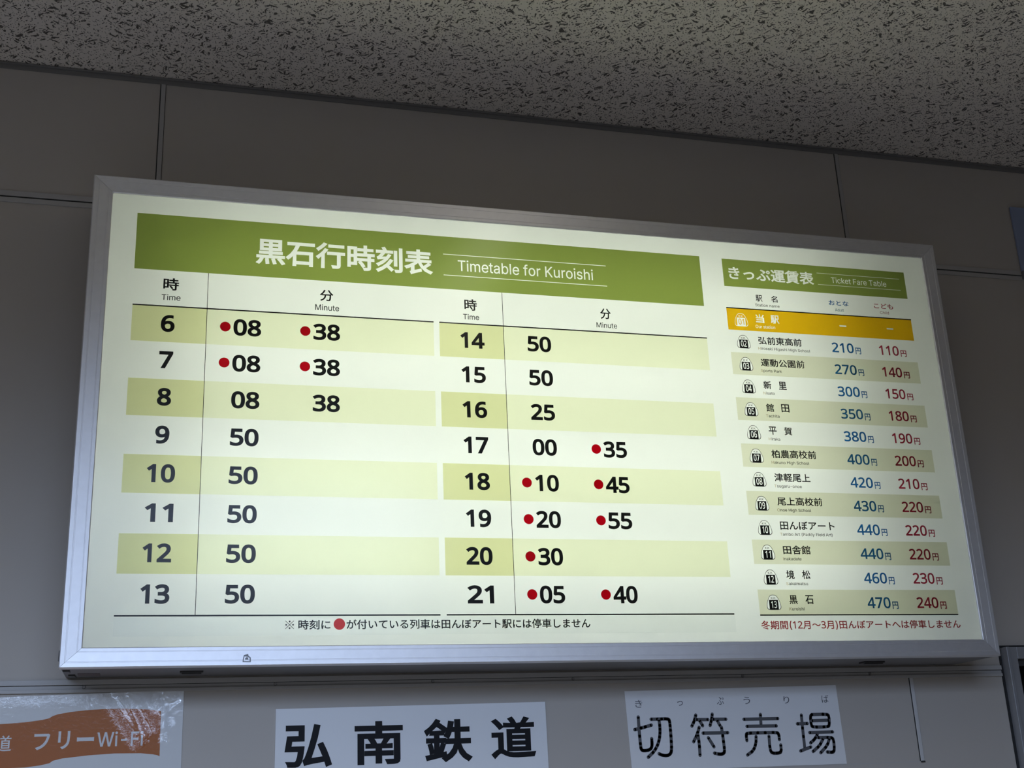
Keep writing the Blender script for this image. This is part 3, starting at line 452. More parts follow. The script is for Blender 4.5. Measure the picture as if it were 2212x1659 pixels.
～ 351 165,123 190,103 215,90 244,86 279,93 310,113 335,147 311,160 293,136 271,120 244,114 222,118 203,127 185,143 161,163 135,176 106,180 71,173 40,153 15,119 40,106 57,130 79,146 106,152 128,149 147,139
へ 351 20,96 46,70 66,97 129,178 145,190 163,179 228,101 255,71 283,41 311,13 333,39 301,69 271,100 245,126 175,207 153,221 133,220 113,203 90,174 66,144 45,119
円 351 294,244 294,141 187,141 187,244|32,270 32,-28 58,-28 58,115 294,115 294,7 292,0 285,-2 232,-1 242,-28 270,-27 290,-26 305,-23 317,-13 321,7 321,270|58,141 58,244 161,244 161,141
南 351 111,161 124,139 132,119 154,126 145,147 132,168|160,294 160,259 21,259 21,234 160,234 160,197 40,197 40,-28 67,-28 67,173 284,173 284,3 283,-3 276,-5 227,-5 236,-28 261,-28 281,-27 296,-24 308,-15 311,3 311,197 189,197 189,234 329,234 329,259 189,259 189,294|218,168 194,118 93,118 93,97 161,97 161,62 86,62 86,40 161,40 161,-21 187,-21 187,40 265,40 265,62 187,62 187,97 259,97 259,118 216,118 241,161
鉄 351 37,98 43,76 48,53 50,33 68,38 65,58 60,81 54,103|130,107 114,42 130,37 150,100|93,296 71,263 44,233 14,209 26,182 49,203 49,182 83,182 83,144 26,144 26,121 83,121 83,21 20,8 26,-16 157,15 155,36 105,25 105,121 153,121 153,144 105,144 105,182 141,182 141,205 51,205 93,254 114,238 134,221 150,205 162,227 105,273 112,287|232,292 232,231 203,231 211,276 186,280 180,239 169,201 155,170 177,157 188,180 197,207 232,207 232,172 231,139 163,139 163,113 229,113 216,69 188,27 139,-8 157,-28 199,2 228,37 245,74 263,32 288,-2 320,-27 338,-5 301,22 275,63 258,113 332,113 332,139 257,139 258,171 258,207 324,207 324,231 258,231 258,292
道 351 22,268 42,248 59,227 72,209 94,223 80,242 62,262 43,280|159,129 277,129 277,99 159,99|159,81 277,81 277,51 159,51|159,176 277,176 277,147 159,147|134,196 134,31 302,31 302,196 218,196 231,226 332,226 332,248 266,248 292,286 266,294 239,248 174,248 192,256 182,276 167,296 145,286 168,248 109,248 109,226 202,226 194,196|92,169 18,169 18,145 67,145 67,36 50,27 33,14 15,-2 31,-24 49,-4 65,11 79,16 94,10 113,-2 140,-13 171,-18 209,-20 329,-16 337,9 210,4 174,4 144,9 119,18 92,35
フ 351 301,233 280,246 262,245 86,245 51,247 51,216 86,217 265,217 256,180 241,139 219,103 185,68 141,40 82,19 106,-8 163,16 209,48 244,86 268,127 285,174 296,215
リ 351 272,266 239,266 241,235 241,180 239,125 230,86 211,56 187,35 159,20 128,10 151,-14 178,-3 208,13 234,37 255,68 267,111 271,179 271,235|109,263 77,263 79,238 79,121 77,94 109,94 108,121 108,238
う 351 252,117 233,63 183,28 107,10 123,-17 204,7 261,50 282,116 270,158 240,184 195,193 155,190 119,183 90,176 58,171 67,139 97,150 122,157 154,164 192,167 224,160 245,143|105,274 100,248 148,241 202,235 250,231 254,258 209,260 153,266
り 351 119,276 88,277 85,247 80,213 76,172 74,134 78,78 105,81 104,124 119,172 151,215 193,233 224,221 242,187 249,138 230,68 182,27 113,8 130,-18 206,8 258,58 277,138 267,202 239,244 197,258 156,246 123,215 102,179 106,209 112,245
ば 351 81,264 50,266 48,241 42,202 35,149 32,94 34,50 39,13 45,-17 70,-15 69,-3 70,13 95,90 81,102 61,50 57,99 60,146 67,198 75,240|284,277 267,272 287,222 305,229|319,288 302,283 322,234 340,240|228,61 229,49 221,21 190,11 160,18 148,38 160,59 192,67 211,65|254,266 222,266 224,244 224,201 190,200 131,203 131,177 190,175 224,175 227,85 195,88 156,81 131,62 123,36 131,9 156,-9 195,-15 232,-7 251,14 256,42 256,49 274,38 291,24 309,8 324,32 304,48 281,64 255,77 251,177 311,183 311,210 251,202 251,245
（ 351 243,133 252,69 276,13 313,-34 334,-23 299,22 277,74 269,133 277,192 299,244 334,289 313,300 276,253 252,197
） 351 107,133 98,197 74,253 37,300 16,289 51,244 73,192 81,133 73,74 51,22 16,-23 37,-34 74,13 98,69
( 273 89,207 90,235 92,264 96,293 101,324 107,354 114,384 122,413 132,441 142,468 153,494 164,517 177,539 236,539 223,512 212,485 201,457 191,428 182,399 174,370 167,342 161,313 157,285 154,258 152,232 151,207 152,184 154,161 156,138 160,115 165,91 172,67 179,42 188,16 198,-10 209,-38 222,-66 236,-96 177,-96 156,-59 139,-21 124,16 111,55 102,93 95,131 90,169
) 273 37,-96 52,-66 64,-37 76,-9 86,18 95,44 102,69 108,93 113,116 117,139 120,162 121,184 122,207 121,232 119,258 116,285 112,313 106,342 99,370 91,399 82,428 73,457 62,485 50,512 37,539 97,539 109,517 121,494 131,468 142,441 151,413 159,384 167,354 173,323 178,293 181,264 183,235 184,207 183,168 178,130 171,92 161,53 149,15 134,-22 117,-59 97,-96
- 453 337,244 337,188 114,188 114,244
0 408 372,255 372,225 370,196 368,170 363,145 358,122 351,99 343,80 334,62 322,46 310,33 297,20 281,11 264,3 245,-3 225,-6 203,-7 176,-5 151,1 129,11 108,24 91,42 76,62 63,87 53,115 45,145 39,179 36,216 35,255 36,295 39,331 44,365 52,396 61,424 74,448 88,468 106,486 125,499 148,509 174,514 203,516 230,514 255,509 278,499 298,486 315,468 330,448 344,424 354,396 362,365 368,331 371,295|98,255 99,221 100,191 103,163 107,139 114,117 122,99 131,83 141,69 154,60 169,52 185,48 203,46 221,48 238,52 252,60 265,69 275,82 284,98 292,116 298,139 303,163 306,191 308,221 309,255 308,289 306,319 303,346 298,370 292,393 284,411 275,427 265,440 252,450 238,457 221,462 203,463 185,462 169,457 154,450 141,440 131,427 122,411 114,393 107,370 103,346 100,319 99,289
1 408 253,0 192,0 192,355 192,390 193,418 195,443 174,424 150,404 96,360 63,402 201,509 253,509
2 408 370,0 34,0 34,52 167,187 232,255 244,270 255,284 265,299 272,314 278,329 282,344 285,360 286,377 284,396 280,414 272,428 261,441 247,450 232,457 215,461 196,462 178,462 161,459 146,455 131,449 116,442 102,434 88,425 74,414 40,456 84,487 96,493 108,498 122,504 136,508 150,512 165,513 180,515 196,516 219,514 240,512 260,506 278,499 294,490 308,480 321,467 330,453 339,437 345,419 348,401 350,380 349,361 346,342 340,323 333,306 324,288 314,271 302,254 288,237 219,164 114,60 114,57 370,57
3 408 351,390 350,373 348,358 344,344 338,330 331,319 322,308 313,298 302,290 290,282 275,276 261,272 246,268 246,265 274,260 299,251 320,241 337,227 350,210 360,190 365,169 367,145 366,123 362,103 355,84 346,66 335,50 320,36 303,23 282,12 259,4 234,-3 204,-6 171,-7 152,-7 133,-5 115,-4 98,-1 81,3 64,7 48,13 32,20 32,79 48,72 66,65 83,60 101,54 120,51 138,48 155,46 172,45 204,47 231,52 253,60 271,72 284,87 294,104 299,123 301,146 300,162 298,175 292,187 284,198 275,207 264,215 251,221 235,227 219,231 201,234 180,235 159,235 109,235 109,290 160,290 179,290 198,292 215,296 230,301 243,308 254,316 265,325 273,335 283,359 287,386 285,403 281,418 273,432 262,442 249,451 233,458 215,462 195,463 169,462 146,457 104,442 67,420 35,463 49,473 65,483 83,492 102,500 123,507 145,512 169,514 194,516 231,513 263,507 290,496 313,480 330,461 341,440 349,416
4 408 394,115 319,115 319,0 258,0 258,115 15,115 15,169 254,512 319,512 319,171 394,171|258,332 258,366 260,394 261,421 262,444 259,444 245,416 228,389 76,171 258,171
5 408 196,312 221,311 244,307 266,302 286,294 305,284 321,273 334,258 346,243 355,226 362,206 366,186 367,163 365,137 362,114 354,91 344,72 331,53 316,38 298,25 279,13 257,4 232,-2 205,-6 177,-7 157,-7 139,-5 121,-4 103,0 86,4 71,9 58,14 45,20 45,80 59,72 73,66 90,60 107,55 125,52 143,49 161,47 178,46 195,47 212,49 228,53 243,58 257,65 268,73 278,83 287,94 294,107 298,122 302,139 303,156 301,179 295,200 285,218 272,233 255,244 233,252 206,258 175,259 130,256 88,249 57,268 76,509 331,509 331,451 130,451 117,304 150,309
6 408 39,218 40,239 41,261 43,282 45,304 49,325 53,346 60,366 67,385 75,403 84,421 95,437 107,453 122,466 138,479 155,489 174,499 195,506 219,512 244,514 272,516 306,514 335,509 335,456 306,462 274,465 250,464 228,460 209,455 192,448 176,439 163,429 150,417 140,403 131,388 123,372 117,355 113,338 108,319 106,299 103,279 102,258 106,258 118,274 133,290 151,301 172,311 185,314 198,316 211,318 227,318 248,317 268,314 287,308 304,300 320,290 333,278 346,264 355,248 363,229 370,210 373,187 374,163 373,139 369,115 362,92 354,73 343,54 330,39 315,25 298,13 279,4 258,-2 236,-6 212,-7 195,-6 177,-4 161,1 145,6 130,14 115,23 102,35 90,48 78,62 68,79 60,98 52,118 46,140 43,164 40,190|211,45 233,47 252,52 269,62 284,75 297,91 305,111 310,136 312,163 311,187 306,207 298,226 288,241 274,253 257,262 237,267 214,269 197,268 182,266 168,261 155,255 133,240 116,220 106,198 102,176 104,153 109,130 118,107 130,88 146,70 164,57 187,49
7 408 97,0 306,451 31,451 31,509 372,509 372,460 166,0
8 408 203,516 225,515 245,513 265,508 282,502 298,494 313,485 325,473 336,461 345,447 351,431 354,413 355,394 354,379 352,365 348,353 342,340 335,330 327,319 317,309 307,300 296,291 284,283 272,276 258,269 274,261 289,253 302,244 315,235 328,226 338,215 348,203 356,192 363,179 368,164 371,148 372,131 370,111 367,92 361,75 351,58 340,44 326,30 311,20 293,10 274,3 252,-3 229,-6 205,-7 179,-6 155,-3 132,2 112,9 94,19 79,29 66,42 54,56 46,72 40,90 36,108 35,130 36,147 38,163 44,177 50,190 58,203 67,214 76,225 88,235 100,243 114,251 127,258 140,266 128,273 116,281 106,290 95,298 77,318 63,340 58,352 54,365 52,379 52,394 52,413 56,431 62,447 71,460 82,473 95,484 109,494 125,502 143,508 162,513 182,515|96,129 98,111 103,95 111,80 123,68 138,57 156,49 178,44 203,43 228,44 250,49 268,57 283,68 295,81 304,96 309,113 311,131 307,155 298,175 282,193 260,209 248,216 235,223 219,229 203,235 193,240 178,233 163,226 151,219 139,211 121,195 107,175 99,154|203,465 184,464 167,460 151,455 138,446 127,436 119,423 114,409 113,392 115,368 125,347 139,331 159,317 206,293 251,317 268,331 282,348 290,368 293,392 292,409 287,423 280,436 268,446 255,455 240,460 222,464
9 408 370,291 370,270 369,248 367,227 364,205 361,184 356,163 350,143 344,123 335,105 325,88 314,71 302,56 288,42 272,29 254,19 235,10 214,3 190,-3 164,-6 137,-7 104,-5 73,0 73,53 102,47 135,44 159,45 181,48 201,53 218,60 233,69 247,80 258,91 269,105 278,120 286,136 292,153 297,171 301,189 304,209 306,229 307,250 303,250 290,234 275,219 258,207 236,198 224,195 211,192 197,191 181,190 161,191 140,195 123,201 105,209 90,219 76,231 64,244 54,261 46,279 40,298 36,321 36,344 37,370 41,394 47,416 56,436 68,454 80,470 95,483 113,495 131,505 152,511 174,514 198,516 216,515 233,513 250,508 266,502 281,494 295,484 308,473 321,460 331,445 341,429 350,410 357,390 363,369 367,345 370,319|198,463 177,461 158,456 141,447 126,433 114,418 105,397 99,373 98,345 99,322 104,301 111,282 122,267 135,255 152,246 171,241 195,239 211,240 227,243 242,247 254,253 276,269 293,289 304,310 307,332 306,355 300,378 291,401 280,421 265,438 246,451 224,460
A 479 16,0 201,509 276,509 463,0 395,0 347,142 132,142 85,0|152,199 327,199 238,458
C 510 267,-7 235,-5 205,1 177,11 150,25 126,42 104,63 86,88 70,115 57,146 48,179 42,215 40,254 42,293 48,329 57,362 70,393 86,421 104,445 126,466 150,484 177,498 205,508 235,514 267,516 286,515 305,513 323,509 340,504 357,498 373,490 388,481 402,471 415,460 427,447 438,433 448,418 456,402 463,385 469,367 473,348 408,348 401,373 389,395 375,413 357,428 337,440 315,449 292,454 267,456 245,454 223,450 203,443 184,432 166,419 150,403 137,385 125,364 116,340 109,314 105,285 103,254 105,223 109,194 116,168 125,145 137,123 151,105 166,89 184,76 203,66 223,59 245,54 267,53 292,55 315,60 337,69 357,81 375,96 389,114 401,136 408,160 473,160 469,142 463,124 457,107 448,91 438,76 428,62 416,49 402,38 388,28 373,19 357,11 341,5 323,0 305,-4 286,-6
F 410 60,0 60,509 369,509 369,452 125,452 125,278 346,278 346,221 125,221 125,0
H 516 60,0 60,509 125,509 125,289 392,289 392,509 457,509 457,0 392,0 392,232 125,232 125,0
I 185 60,0 60,509 125,509 125,0
K 466 60,0 60,509 125,509 125,268 364,509 448,509 228,287 449,0 372,0 183,240 125,181 125,0
M 628 60,0 60,509 152,509 277,187 287,159 299,123 311,84 322,49 307,49 318,83 330,121 342,158 352,187 476,509 568,509 568,0 504,0 504,291 504,327 505,369 506,413 507,457 513,457 498,409 482,363 467,322 456,291 342,0 286,0 170,291 159,321 145,361 129,408 112,457 119,457 120,416 121,372 122,328 122,291 122,0
N 523 60,0 60,509 136,509 343,183 363,151 388,107 414,55 405,54 401,108 399,157 399,195 399,509 463,509 463,0 387,0 202,290 177,331 148,381 108,452 119,454 122,384 124,328 125,291 125,0
O 533 267,-7 235,-5 205,1 177,11 150,25 126,42 105,63 86,88 70,115 57,146 48,179 42,215 40,254 42,293 48,329 57,362 70,393 86,421 105,445 126,466 150,484 177,498 205,508 235,514 267,516 299,514 329,508 357,498 384,484 408,466 429,445 448,421 464,393 477,362 486,329 491,293 493,254 491,215 486,179 477,146 464,115 448,88 429,63 408,42 384,25 357,11 329,1 299,-5|267,53 289,54 310,59 330,66 349,76 367,89 383,105 396,123 408,144 418,168 425,194 429,223 430,254 429,286 425,314 418,341 408,365 396,386 383,404 367,420 349,433 330,443 310,450 289,454 267,456 245,454 223,450 203,443 184,433 167,420 151,404 137,385 125,364 116,340 109,314 105,285 103,254 105,223 109,194 116,168 125,144 137,123 151,105 167,89 184,76 203,66 223,59 245,54
P 444 60,0 60,509 235,509 263,507 289,503 312,497 332,487 350,476 366,462 379,447 390,430 398,411 404,391 407,370 409,348 407,325 404,304 398,284 390,265 379,248 366,233 350,219 332,207 312,198 289,191 263,187 235,186 109,186 109,242 233,242 252,243 269,246 284,250 297,256 318,272 333,294 342,319 344,348 342,376 333,402 318,423 297,439 284,444 268,449 251,451 232,452 125,452 125,0
S 446 224,-9 197,-8 172,-4 149,1 128,9 108,19 91,31 76,45 64,60 54,77 46,96 41,115 38,137 104,137 110,110 123,88 142,71 166,59 194,52 224,49 241,50 257,52 272,55 286,60 311,74 329,92 341,114 346,139 342,161 332,179 316,193 296,205 245,222 184,239 154,249 128,260 105,274 86,289 71,307 60,326 54,348 52,372 53,393 58,413 65,431 75,448 87,463 102,476 119,488 138,498 158,506 180,511 203,514 227,516 252,514 275,511 296,505 316,498 334,488 351,476 365,463 377,449 387,433 394,415 399,397 401,378 337,378 334,396 326,412 316,426 302,437 286,447 267,453 247,457 225,459 194,456 167,448 145,435 129,418 118,398 115,376 119,352 131,334 148,319 169,308 212,293 264,279 312,264 336,252 359,238 379,220 395,198 401,185 405,171 407,155 408,139 407,118 403,99 396,81 386,64 374,48 360,34 343,21 323,11 302,2 278,-4 252,-8
T 448 32,452 32,509 417,509 417,452 257,452 257,0 193,0 193,452
W 686 155,0 16,509 82,509 163,196 175,145 187,94 197,40 189,40 200,94 211,145 224,196 306,509 380,509 462,196 474,145 486,94 497,40 488,40 499,94 510,145 523,196 603,509 670,509 530,0 455,0 368,323 351,391 336,475 350,475 335,395 318,323 230,0
a 389 160,-9 142,-8 126,-5 110,-1 94,5 80,12 68,22 57,32 48,45 40,58 35,73 31,90 30,108 34,138 43,161 58,179 78,193 100,203 125,211 178,220 234,227 252,230 265,235 273,243 276,255 276,257 273,279 267,297 256,311 240,322 220,329 196,331 171,329 149,322 132,313 118,301 107,288 100,274 41,291 48,308 57,322 67,335 79,346 91,355 104,364 118,370 133,375 148,379 163,382 179,384 194,384 239,379 263,372 286,360 306,343 322,320 329,306 333,290 336,272 337,251 337,0 277,0 277,52 272,52 252,25 236,12 215,1 190,-6|170,45 202,49 228,59 248,74 263,93 272,115 276,138 276,190 259,182 231,176 200,171 175,168 134,159 117,150 103,139 95,124 92,105 94,87 102,72 114,61 130,52 149,47
b 424 229,-8 198,-5 172,4 153,17 138,31 118,59 112,59 112,0 53,0 53,509 114,509 114,319 118,319 137,346 152,360 171,373 197,381 229,384 252,383 274,378 294,371 313,361 330,347 345,332 359,313 370,293 379,270 385,245 389,218 390,189 389,160 385,133 379,108 370,84 359,64 346,45 330,29 313,16 294,5 274,-2 252,-7|220,47 237,48 253,51 267,57 279,66 291,76 301,88 309,101 316,117 321,133 325,151 327,170 328,189 327,209 325,227 321,245 316,261 309,276 301,290 291,301 280,311 267,319 253,325 237,329 220,330 203,329 188,325 174,320 161,312 150,302 140,291 132,278 125,263 120,247 116,229 113,210 113,189 113,169 116,150 120,132 125,115 132,100 140,86 150,75 162,65 174,57 188,51 204,48
c 395 207,-8 182,-7 159,-2 137,6 117,16 98,30 82,46 68,64 56,85 46,108 40,133 36,159 34,187 36,216 40,243 46,268 56,291 68,312 82,330 98,346 117,360 137,371 159,378 182,383 207,384 234,383 260,377 284,368 305,356 324,341 340,322 353,301 362,277 303,262 290,289 270,311 242,325 207,330 189,329 173,325 158,319 145,310 134,300 124,287 115,274 108,258 103,242 99,224 97,206 96,187 97,169 99,151 103,134 108,117 115,102 124,89 134,76 145,66 158,57 173,51 189,48 207,46 243,52 271,66 292,89 304,117 363,102 354,78 341,56 325,37 306,21 285,9 261,-1 235,-6
d 424 195,-8 172,-7 151,-2 130,5 111,16 94,29 79,45 66,64 55,84 46,108 39,133 35,160 34,189 35,218 39,245 46,270 55,293 66,313 79,332 95,347 112,361 131,371 151,378 173,383 196,384 228,381 253,373 272,360 287,346 306,319 311,319 311,509 372,509 372,0 313,0 313,59 307,59 287,31 272,17 252,4 227,-5|205,47 221,48 236,51 250,57 263,65 274,75 284,86 293,100 299,115 305,132 309,150 311,169 312,189 311,210 309,229 305,247 300,263 293,278 284,291 275,302 263,312 251,320 237,325 221,329 205,330 187,329 172,325 157,319 145,311 133,301 124,290 115,276 108,261 103,245 99,227 97,209 96,189 97,170 99,151 103,133 109,117 115,101 124,88 134,76 145,66 158,57 172,51 188,48
e 403 212,-8 185,-7 161,-2 138,6 117,16 98,30 82,46 68,64 56,85 46,108 40,132 35,159 34,187 35,215 39,242 46,267 55,290 67,311 81,329 97,346 115,359 135,370 157,378 180,383 205,384 221,384 236,382 251,379 266,374 280,368 294,361 307,351 319,341 331,329 341,315 350,299 357,282 363,263 368,242 370,219 371,194 371,169 75,169 75,221 338,221 310,202 309,220 307,237 303,254 298,269 283,294 263,314 237,326 205,330 189,329 173,326 159,321 146,313 125,294 109,270 99,241 96,211 96,178 97,157 100,139 104,122 110,106 118,92 128,80 139,70 151,61 165,55 179,50 195,47 212,46 234,48 254,53 271,61 285,73 297,88 306,105 365,91 353,63 335,39 324,29 311,19 298,11 283,4 266,-1 249,-5 231,-7
f 253 81,0 81,327 6,327 6,379 81,379 81,432 84,461 96,486 113,505 135,519 161,527 187,530 222,527 243,521 227,468 215,472 195,474 171,470 154,460 145,443 142,419 142,379 228,379 228,327 142,327 142,0
g 425 207,-151 187,-150 168,-148 150,-144 134,-140 105,-127 82,-110 64,-91 51,-69 101,-41 122,-66 136,-78 154,-88 178,-95 207,-97 229,-96 249,-92 267,-85 282,-75 295,-62 304,-47 310,-28 311,-6 311,68 306,68 287,41 272,28 252,16 227,8 195,5 173,6 152,10 132,17 113,27 95,39 80,53 67,71 55,90 46,112 39,136 35,163 34,191 35,220 39,246 46,271 55,293 66,314 80,332 95,347 112,361 131,371 152,378 173,383 196,384 228,382 253,373 273,360 288,346 308,319 313,319 313,379 372,379 372,-9 371,-32 367,-54 360,-73 350,-90 338,-104 324,-117 308,-127 291,-136 271,-142 251,-147 229,-150|205,59 222,60 237,63 251,68 264,75 285,95 300,121 305,137 309,154 312,172 312,193 312,212 309,231 305,248 300,264 293,278 285,291 275,303 264,312 251,320 237,325 222,329 205,330 188,329 172,325 158,320 145,312 134,302 124,290 115,277 109,262 103,246 99,229 97,212 96,193 97,173 99,155 103,138 109,123 124,96 145,76 158,68 172,63 188,60
h 410 114,227 114,0 53,0 53,509 114,509 114,287 102,287 112,312 124,332 137,349 152,362 169,372 187,379 207,383 227,384 246,383 264,380 280,376 295,369 309,360 321,349 332,336 341,321 348,304 353,285 356,264 357,240 357,0 296,0 296,235 295,256 290,275 283,291 273,304 260,315 246,323 229,328 210,329 184,326 161,317 141,303 126,283 117,257
i 166 53,0 53,379 114,379 114,0|84,443 67,446 54,455 44,468 41,483 44,499 54,512 67,521 84,524 100,521 114,512 123,499 126,483 123,468 114,455 100,446
k 370 53,0 53,509 114,509 114,205 284,379 360,379 188,205 365,0 290,0 146,163 114,130 114,0
l 167 53,0 53,509 114,509 114,0
m 609 53,0 53,379 112,379 112,295 108,295 118,323 132,346 151,363 172,376 195,384 219,386 239,385 257,380 273,372 287,361 299,347 309,331 316,314 321,295 312,295 322,321 337,343 357,361 381,375 407,383 437,386 453,385 468,383 483,378 497,372 510,364 522,354 532,342 541,328 548,313 553,296 556,276 557,255 557,0 496,0 496,254 494,273 490,289 483,302 473,313 447,326 419,330 395,328 374,320 358,307 345,290 338,270 335,247 335,0 274,0 274,260 269,288 253,311 229,326 199,330 178,328 158,320 140,307 126,289 117,266 114,238 114,0
n 409 114,227 114,0 53,0 53,379 112,379 112,287 102,287 112,312 124,332 137,349 152,362 169,372 187,379 207,383 227,384 246,383 264,380 280,376 295,369 309,360 321,349 332,336 341,321 348,304 353,285 356,264 357,240 357,0 296,0 296,235 295,256 290,275 283,291 273,304 260,315 246,323 229,328 210,329 184,326 161,317 141,303 126,283 117,257
o 415 207,-8 182,-7 159,-2 137,6 117,16 98,30 82,46 68,64 56,85 46,108 40,133 36,159 34,187 36,216 40,243 46,268 56,291 68,312 82,330 98,346 117,360 137,371 159,378 182,383 207,384 233,383 256,378 278,371 299,360 317,346 333,330 347,312 359,291 369,268 376,243 380,216 381,187 380,159 376,133 369,108 359,85 347,64 333,46 317,30 299,16 278,6 256,-2 233,-7|207,46 226,48 242,51 257,57 270,66 282,76 292,89 300,102 307,117 312,134 316,151 318,169 319,187 318,206 316,224 312,242 307,258 300,274 292,287 282,300 270,310 257,319 242,325 226,329 207,330 189,329 173,325 158,319 145,310 134,300 124,287 115,274 108,258 103,242 99,224 97,206 96,187 97,169 99,151 103,134 108,117 115,102 124,89 134,76 145,66 158,57 173,51 189,48
p 424 53,-143 53,379 112,379 112,319 118,319 137,346 152,360 171,373 197,381 229,384 252,383 274,378 294,371 313,361 330,347 345,332 359,313 370,293 379,270 385,245 389,218 390,189 389,160 385,133 379,108 370,84 359,64 346,45 330,29 313,16 294,5 274,-2 252,-7 229,-8 198,-5 173,4 153,17 138,31 118,59 114,59 114,-143|220,47 237,48 253,51 267,57 279,66 291,76 301,88 309,101 316,117 321,133 325,151 327,170 328,189 327,209 325,227 321,245 316,261 309,276 301,290 291,301 280,311 267,319 253,325 237,329 220,330 203,329 188,325 174,320 161,312 150,302 140,291 132,278 125,263 120,247 116,229 113,210 113,189 113,169 116,150 120,132 125,115 132,100 140,86 150,75 162,65 174,57 188,51 204,48
r 259 53,0 53,379 112,379 112,321 115,321 130,347 152,367 166,375 181,380 196,384 213,385 229,384 243,384 243,322 230,324 207,326 182,323 159,315 140,301 126,284 117,262 114,237 114,0
s 365 182,-8 163,-7 145,-5 128,-2 112,3 98,10 84,18 72,27 62,38 53,50 45,63 40,78 36,94 94,107 105,79 124,60 150,49 181,45 200,46 217,50 232,55 244,62 262,81 268,103 265,121 254,136 237,147 212,155 149,170 125,177 104,186 87,196 72,208 61,222 53,237 48,255 47,274 48,290 51,305 57,319 65,332 75,343 87,354 100,363 115,370 131,377 149,381 167,384 187,384 206,384 223,381 239,378 254,372 279,358 299,339 314,316 324,290 268,277 258,298 243,316 219,328 187,333 156,329 131,317 114,299 109,277 112,258 124,243 144,232 172,223 229,209 254,202 275,194 292,183 306,171 317,158 325,142 330,125 331,107 330,90 326,75 321,61 312,47 302,35 290,24 276,15 260,6 242,0 223,-5 203,-7
t 227 65,327 6,327 6,379 65,379 65,471 126,471 126,379 204,379 204,327 126,327 126,98 128,76 136,61 150,53 170,50 185,51 202,54 213,2 192,-3 168,-4 145,-3 125,2 107,10 92,21 80,35 72,52 67,71 65,93
u 410 182,-5 164,-4 146,-1 130,4 115,11 101,20 89,31 78,44 69,59 62,76 57,95 54,116 53,139 53,379 114,379 114,144 115,123 119,105 127,89 137,75 150,64 164,56 181,52 200,50 226,53 249,62 268,77 283,97 293,122 296,153 296,379 357,379 357,0 298,0 298,92 307,92 297,67 286,47 272,30 257,17 240,7 222,0 203,-4
y 389 47,-139 61,-86 71,-87 88,-90 104,-89 118,-84 130,-74 141,-58 151,-36 163,-1 17,379 84,379 165,155 187,87 206,21 184,21 202,87 224,155 305,379 371,379 204,-58 191,-85 177,-107 159,-124 139,-136 117,-143 91,-145 65,-143
~ 453 52,150 53,170 55,188 60,204 66,218 82,240 103,255 127,263 151,266 175,264 197,256 220,241 246,221 275,198 286,193 299,192 318,196 332,207 341,226 344,253 400,253 400,233 397,215 393,199 386,185 370,163 349,148 326,139 301,137 276,139 254,148 232,162 207,182 177,204 166,209 154,210 136,207 121,196 111,178 108,150
'''
GLYPH = {}
for line in GLYPHS.strip().split('\n'):
    ch, adv, rest = line.split(' ', 2)
    GLYPH[ch] = (int(adv), [[tuple(map(int, p.split(','))) for p in c.split(' ')] for c in rest.split('|')])
CAP = max(p[1] for c in GLYPH['H'][1] for p in c)

def area(c):
    return 0.5 * sum(c[i][0] * c[(i + 1) % len(c)][1] - c[(i + 1) % len(c)][0] * c[i][1] for i in range(len(c)))

def embolden(contours, d):
    if not d:
        return contours
    s = 1.0 if area(max(contours, key=lambda c: abs(area(c)))) > 0 else -1.0
    out = []
    for c in contours:
        n = len(c)
        r = []
        for i in range(n):
            p, q, w = Vector(c[i - 1]), Vector(c[i]), Vector(c[(i + 1) % n])
            a, b = (q - p).normalized(), (w - q).normalized()
            na, nb = Vector((a.y, -a.x)) * s, Vector((b.y, -b.x)) * s
            k = na + nb
            f = k.length_squared
            k = k * (2.0 / f) if f > 1.0 else k * (1.4 / max(f, 0.2) ** 0.5)
            r.append((q.x + k.x * d, q.y + k.y * d))
        out.append(r)
    return out

def shape(text, x0, x1, z0, z1, bold=0.0, latin=False, track=0.0, natural=None):
    """glyph outlines laid out in one line and fitted to the ink box x0..x1, z0..z1 (latin: base line and cap height)"""
    pen, cs = 0.0, []
    mixed = not latin and any(ord(c) > 0x2fff for c in text)
    for ch in text:
        if ch == ' ':
            pen += 185 + track
            continue
        adv, P = GLYPH[ch]
        if mixed and ord(ch) < 0x80:                    # western figures inside a Japanese line
            adv, P = adv * 0.50, [[(x * 0.50, y * 0.54 - 6) for x, y in c] for c in P]
        if sum(area(c) for c in P) < 0:
            P = [c[::-1] for c in P]
        for c in embolden(P, bold):
            cs.append([(x + pen, y) for x, y in c])
        pen += adv + track
    xs = [p[0] for c in cs for p in c]
    ys = [p[1] for c in cs for p in c]
    a0, a1 = min(xs), max(xs)
    b0, b1 = (-bold, CAP + bold) if latin else (min(ys), max(ys))
    if x1 is None:
        x1 = x0 + (a1 - a0) * natural
    return [[(x0 + (x - a0) * (x1 - x0) / (a1 - a0), z0 + (y - b0) * (z1 - z0) / (b1 - b0)) for x, y in c] for c in cs]

def rect(x0, x1, z0, z1):
    return [(x0, z0), (x1, z0), (x1, z1), (x0, z1)]

def disc(cx, cz, r, n=40):
    return [(cx + r * math.cos(2 * math.pi * i / n), cz + r * math.sin(2 * math.pi * i / n)) for i in range(n)]

def winding(P, cs):
    """winding number of every point of P about the closed contours cs"""
    w = np.zeros(len(P), dtype=int)
    for c in cs:
        a = np.array(c)
        b = np.roll(a, -1, axis=0)
        for (x0, y0), (x1, y1) in zip(a, b):
            side = (x1 - x0) * (P[:, 1] - y0) - (P[:, 0] - x0) * (y1 - y0)
            w += ((y0 <= P[:, 1]) & (P[:, 1] < y1) & (side > 0)).astype(int)
            w -= ((y1 <= P[:, 1]) & (P[:, 1] < y0) & (side < 0)).astype(int)
    return w

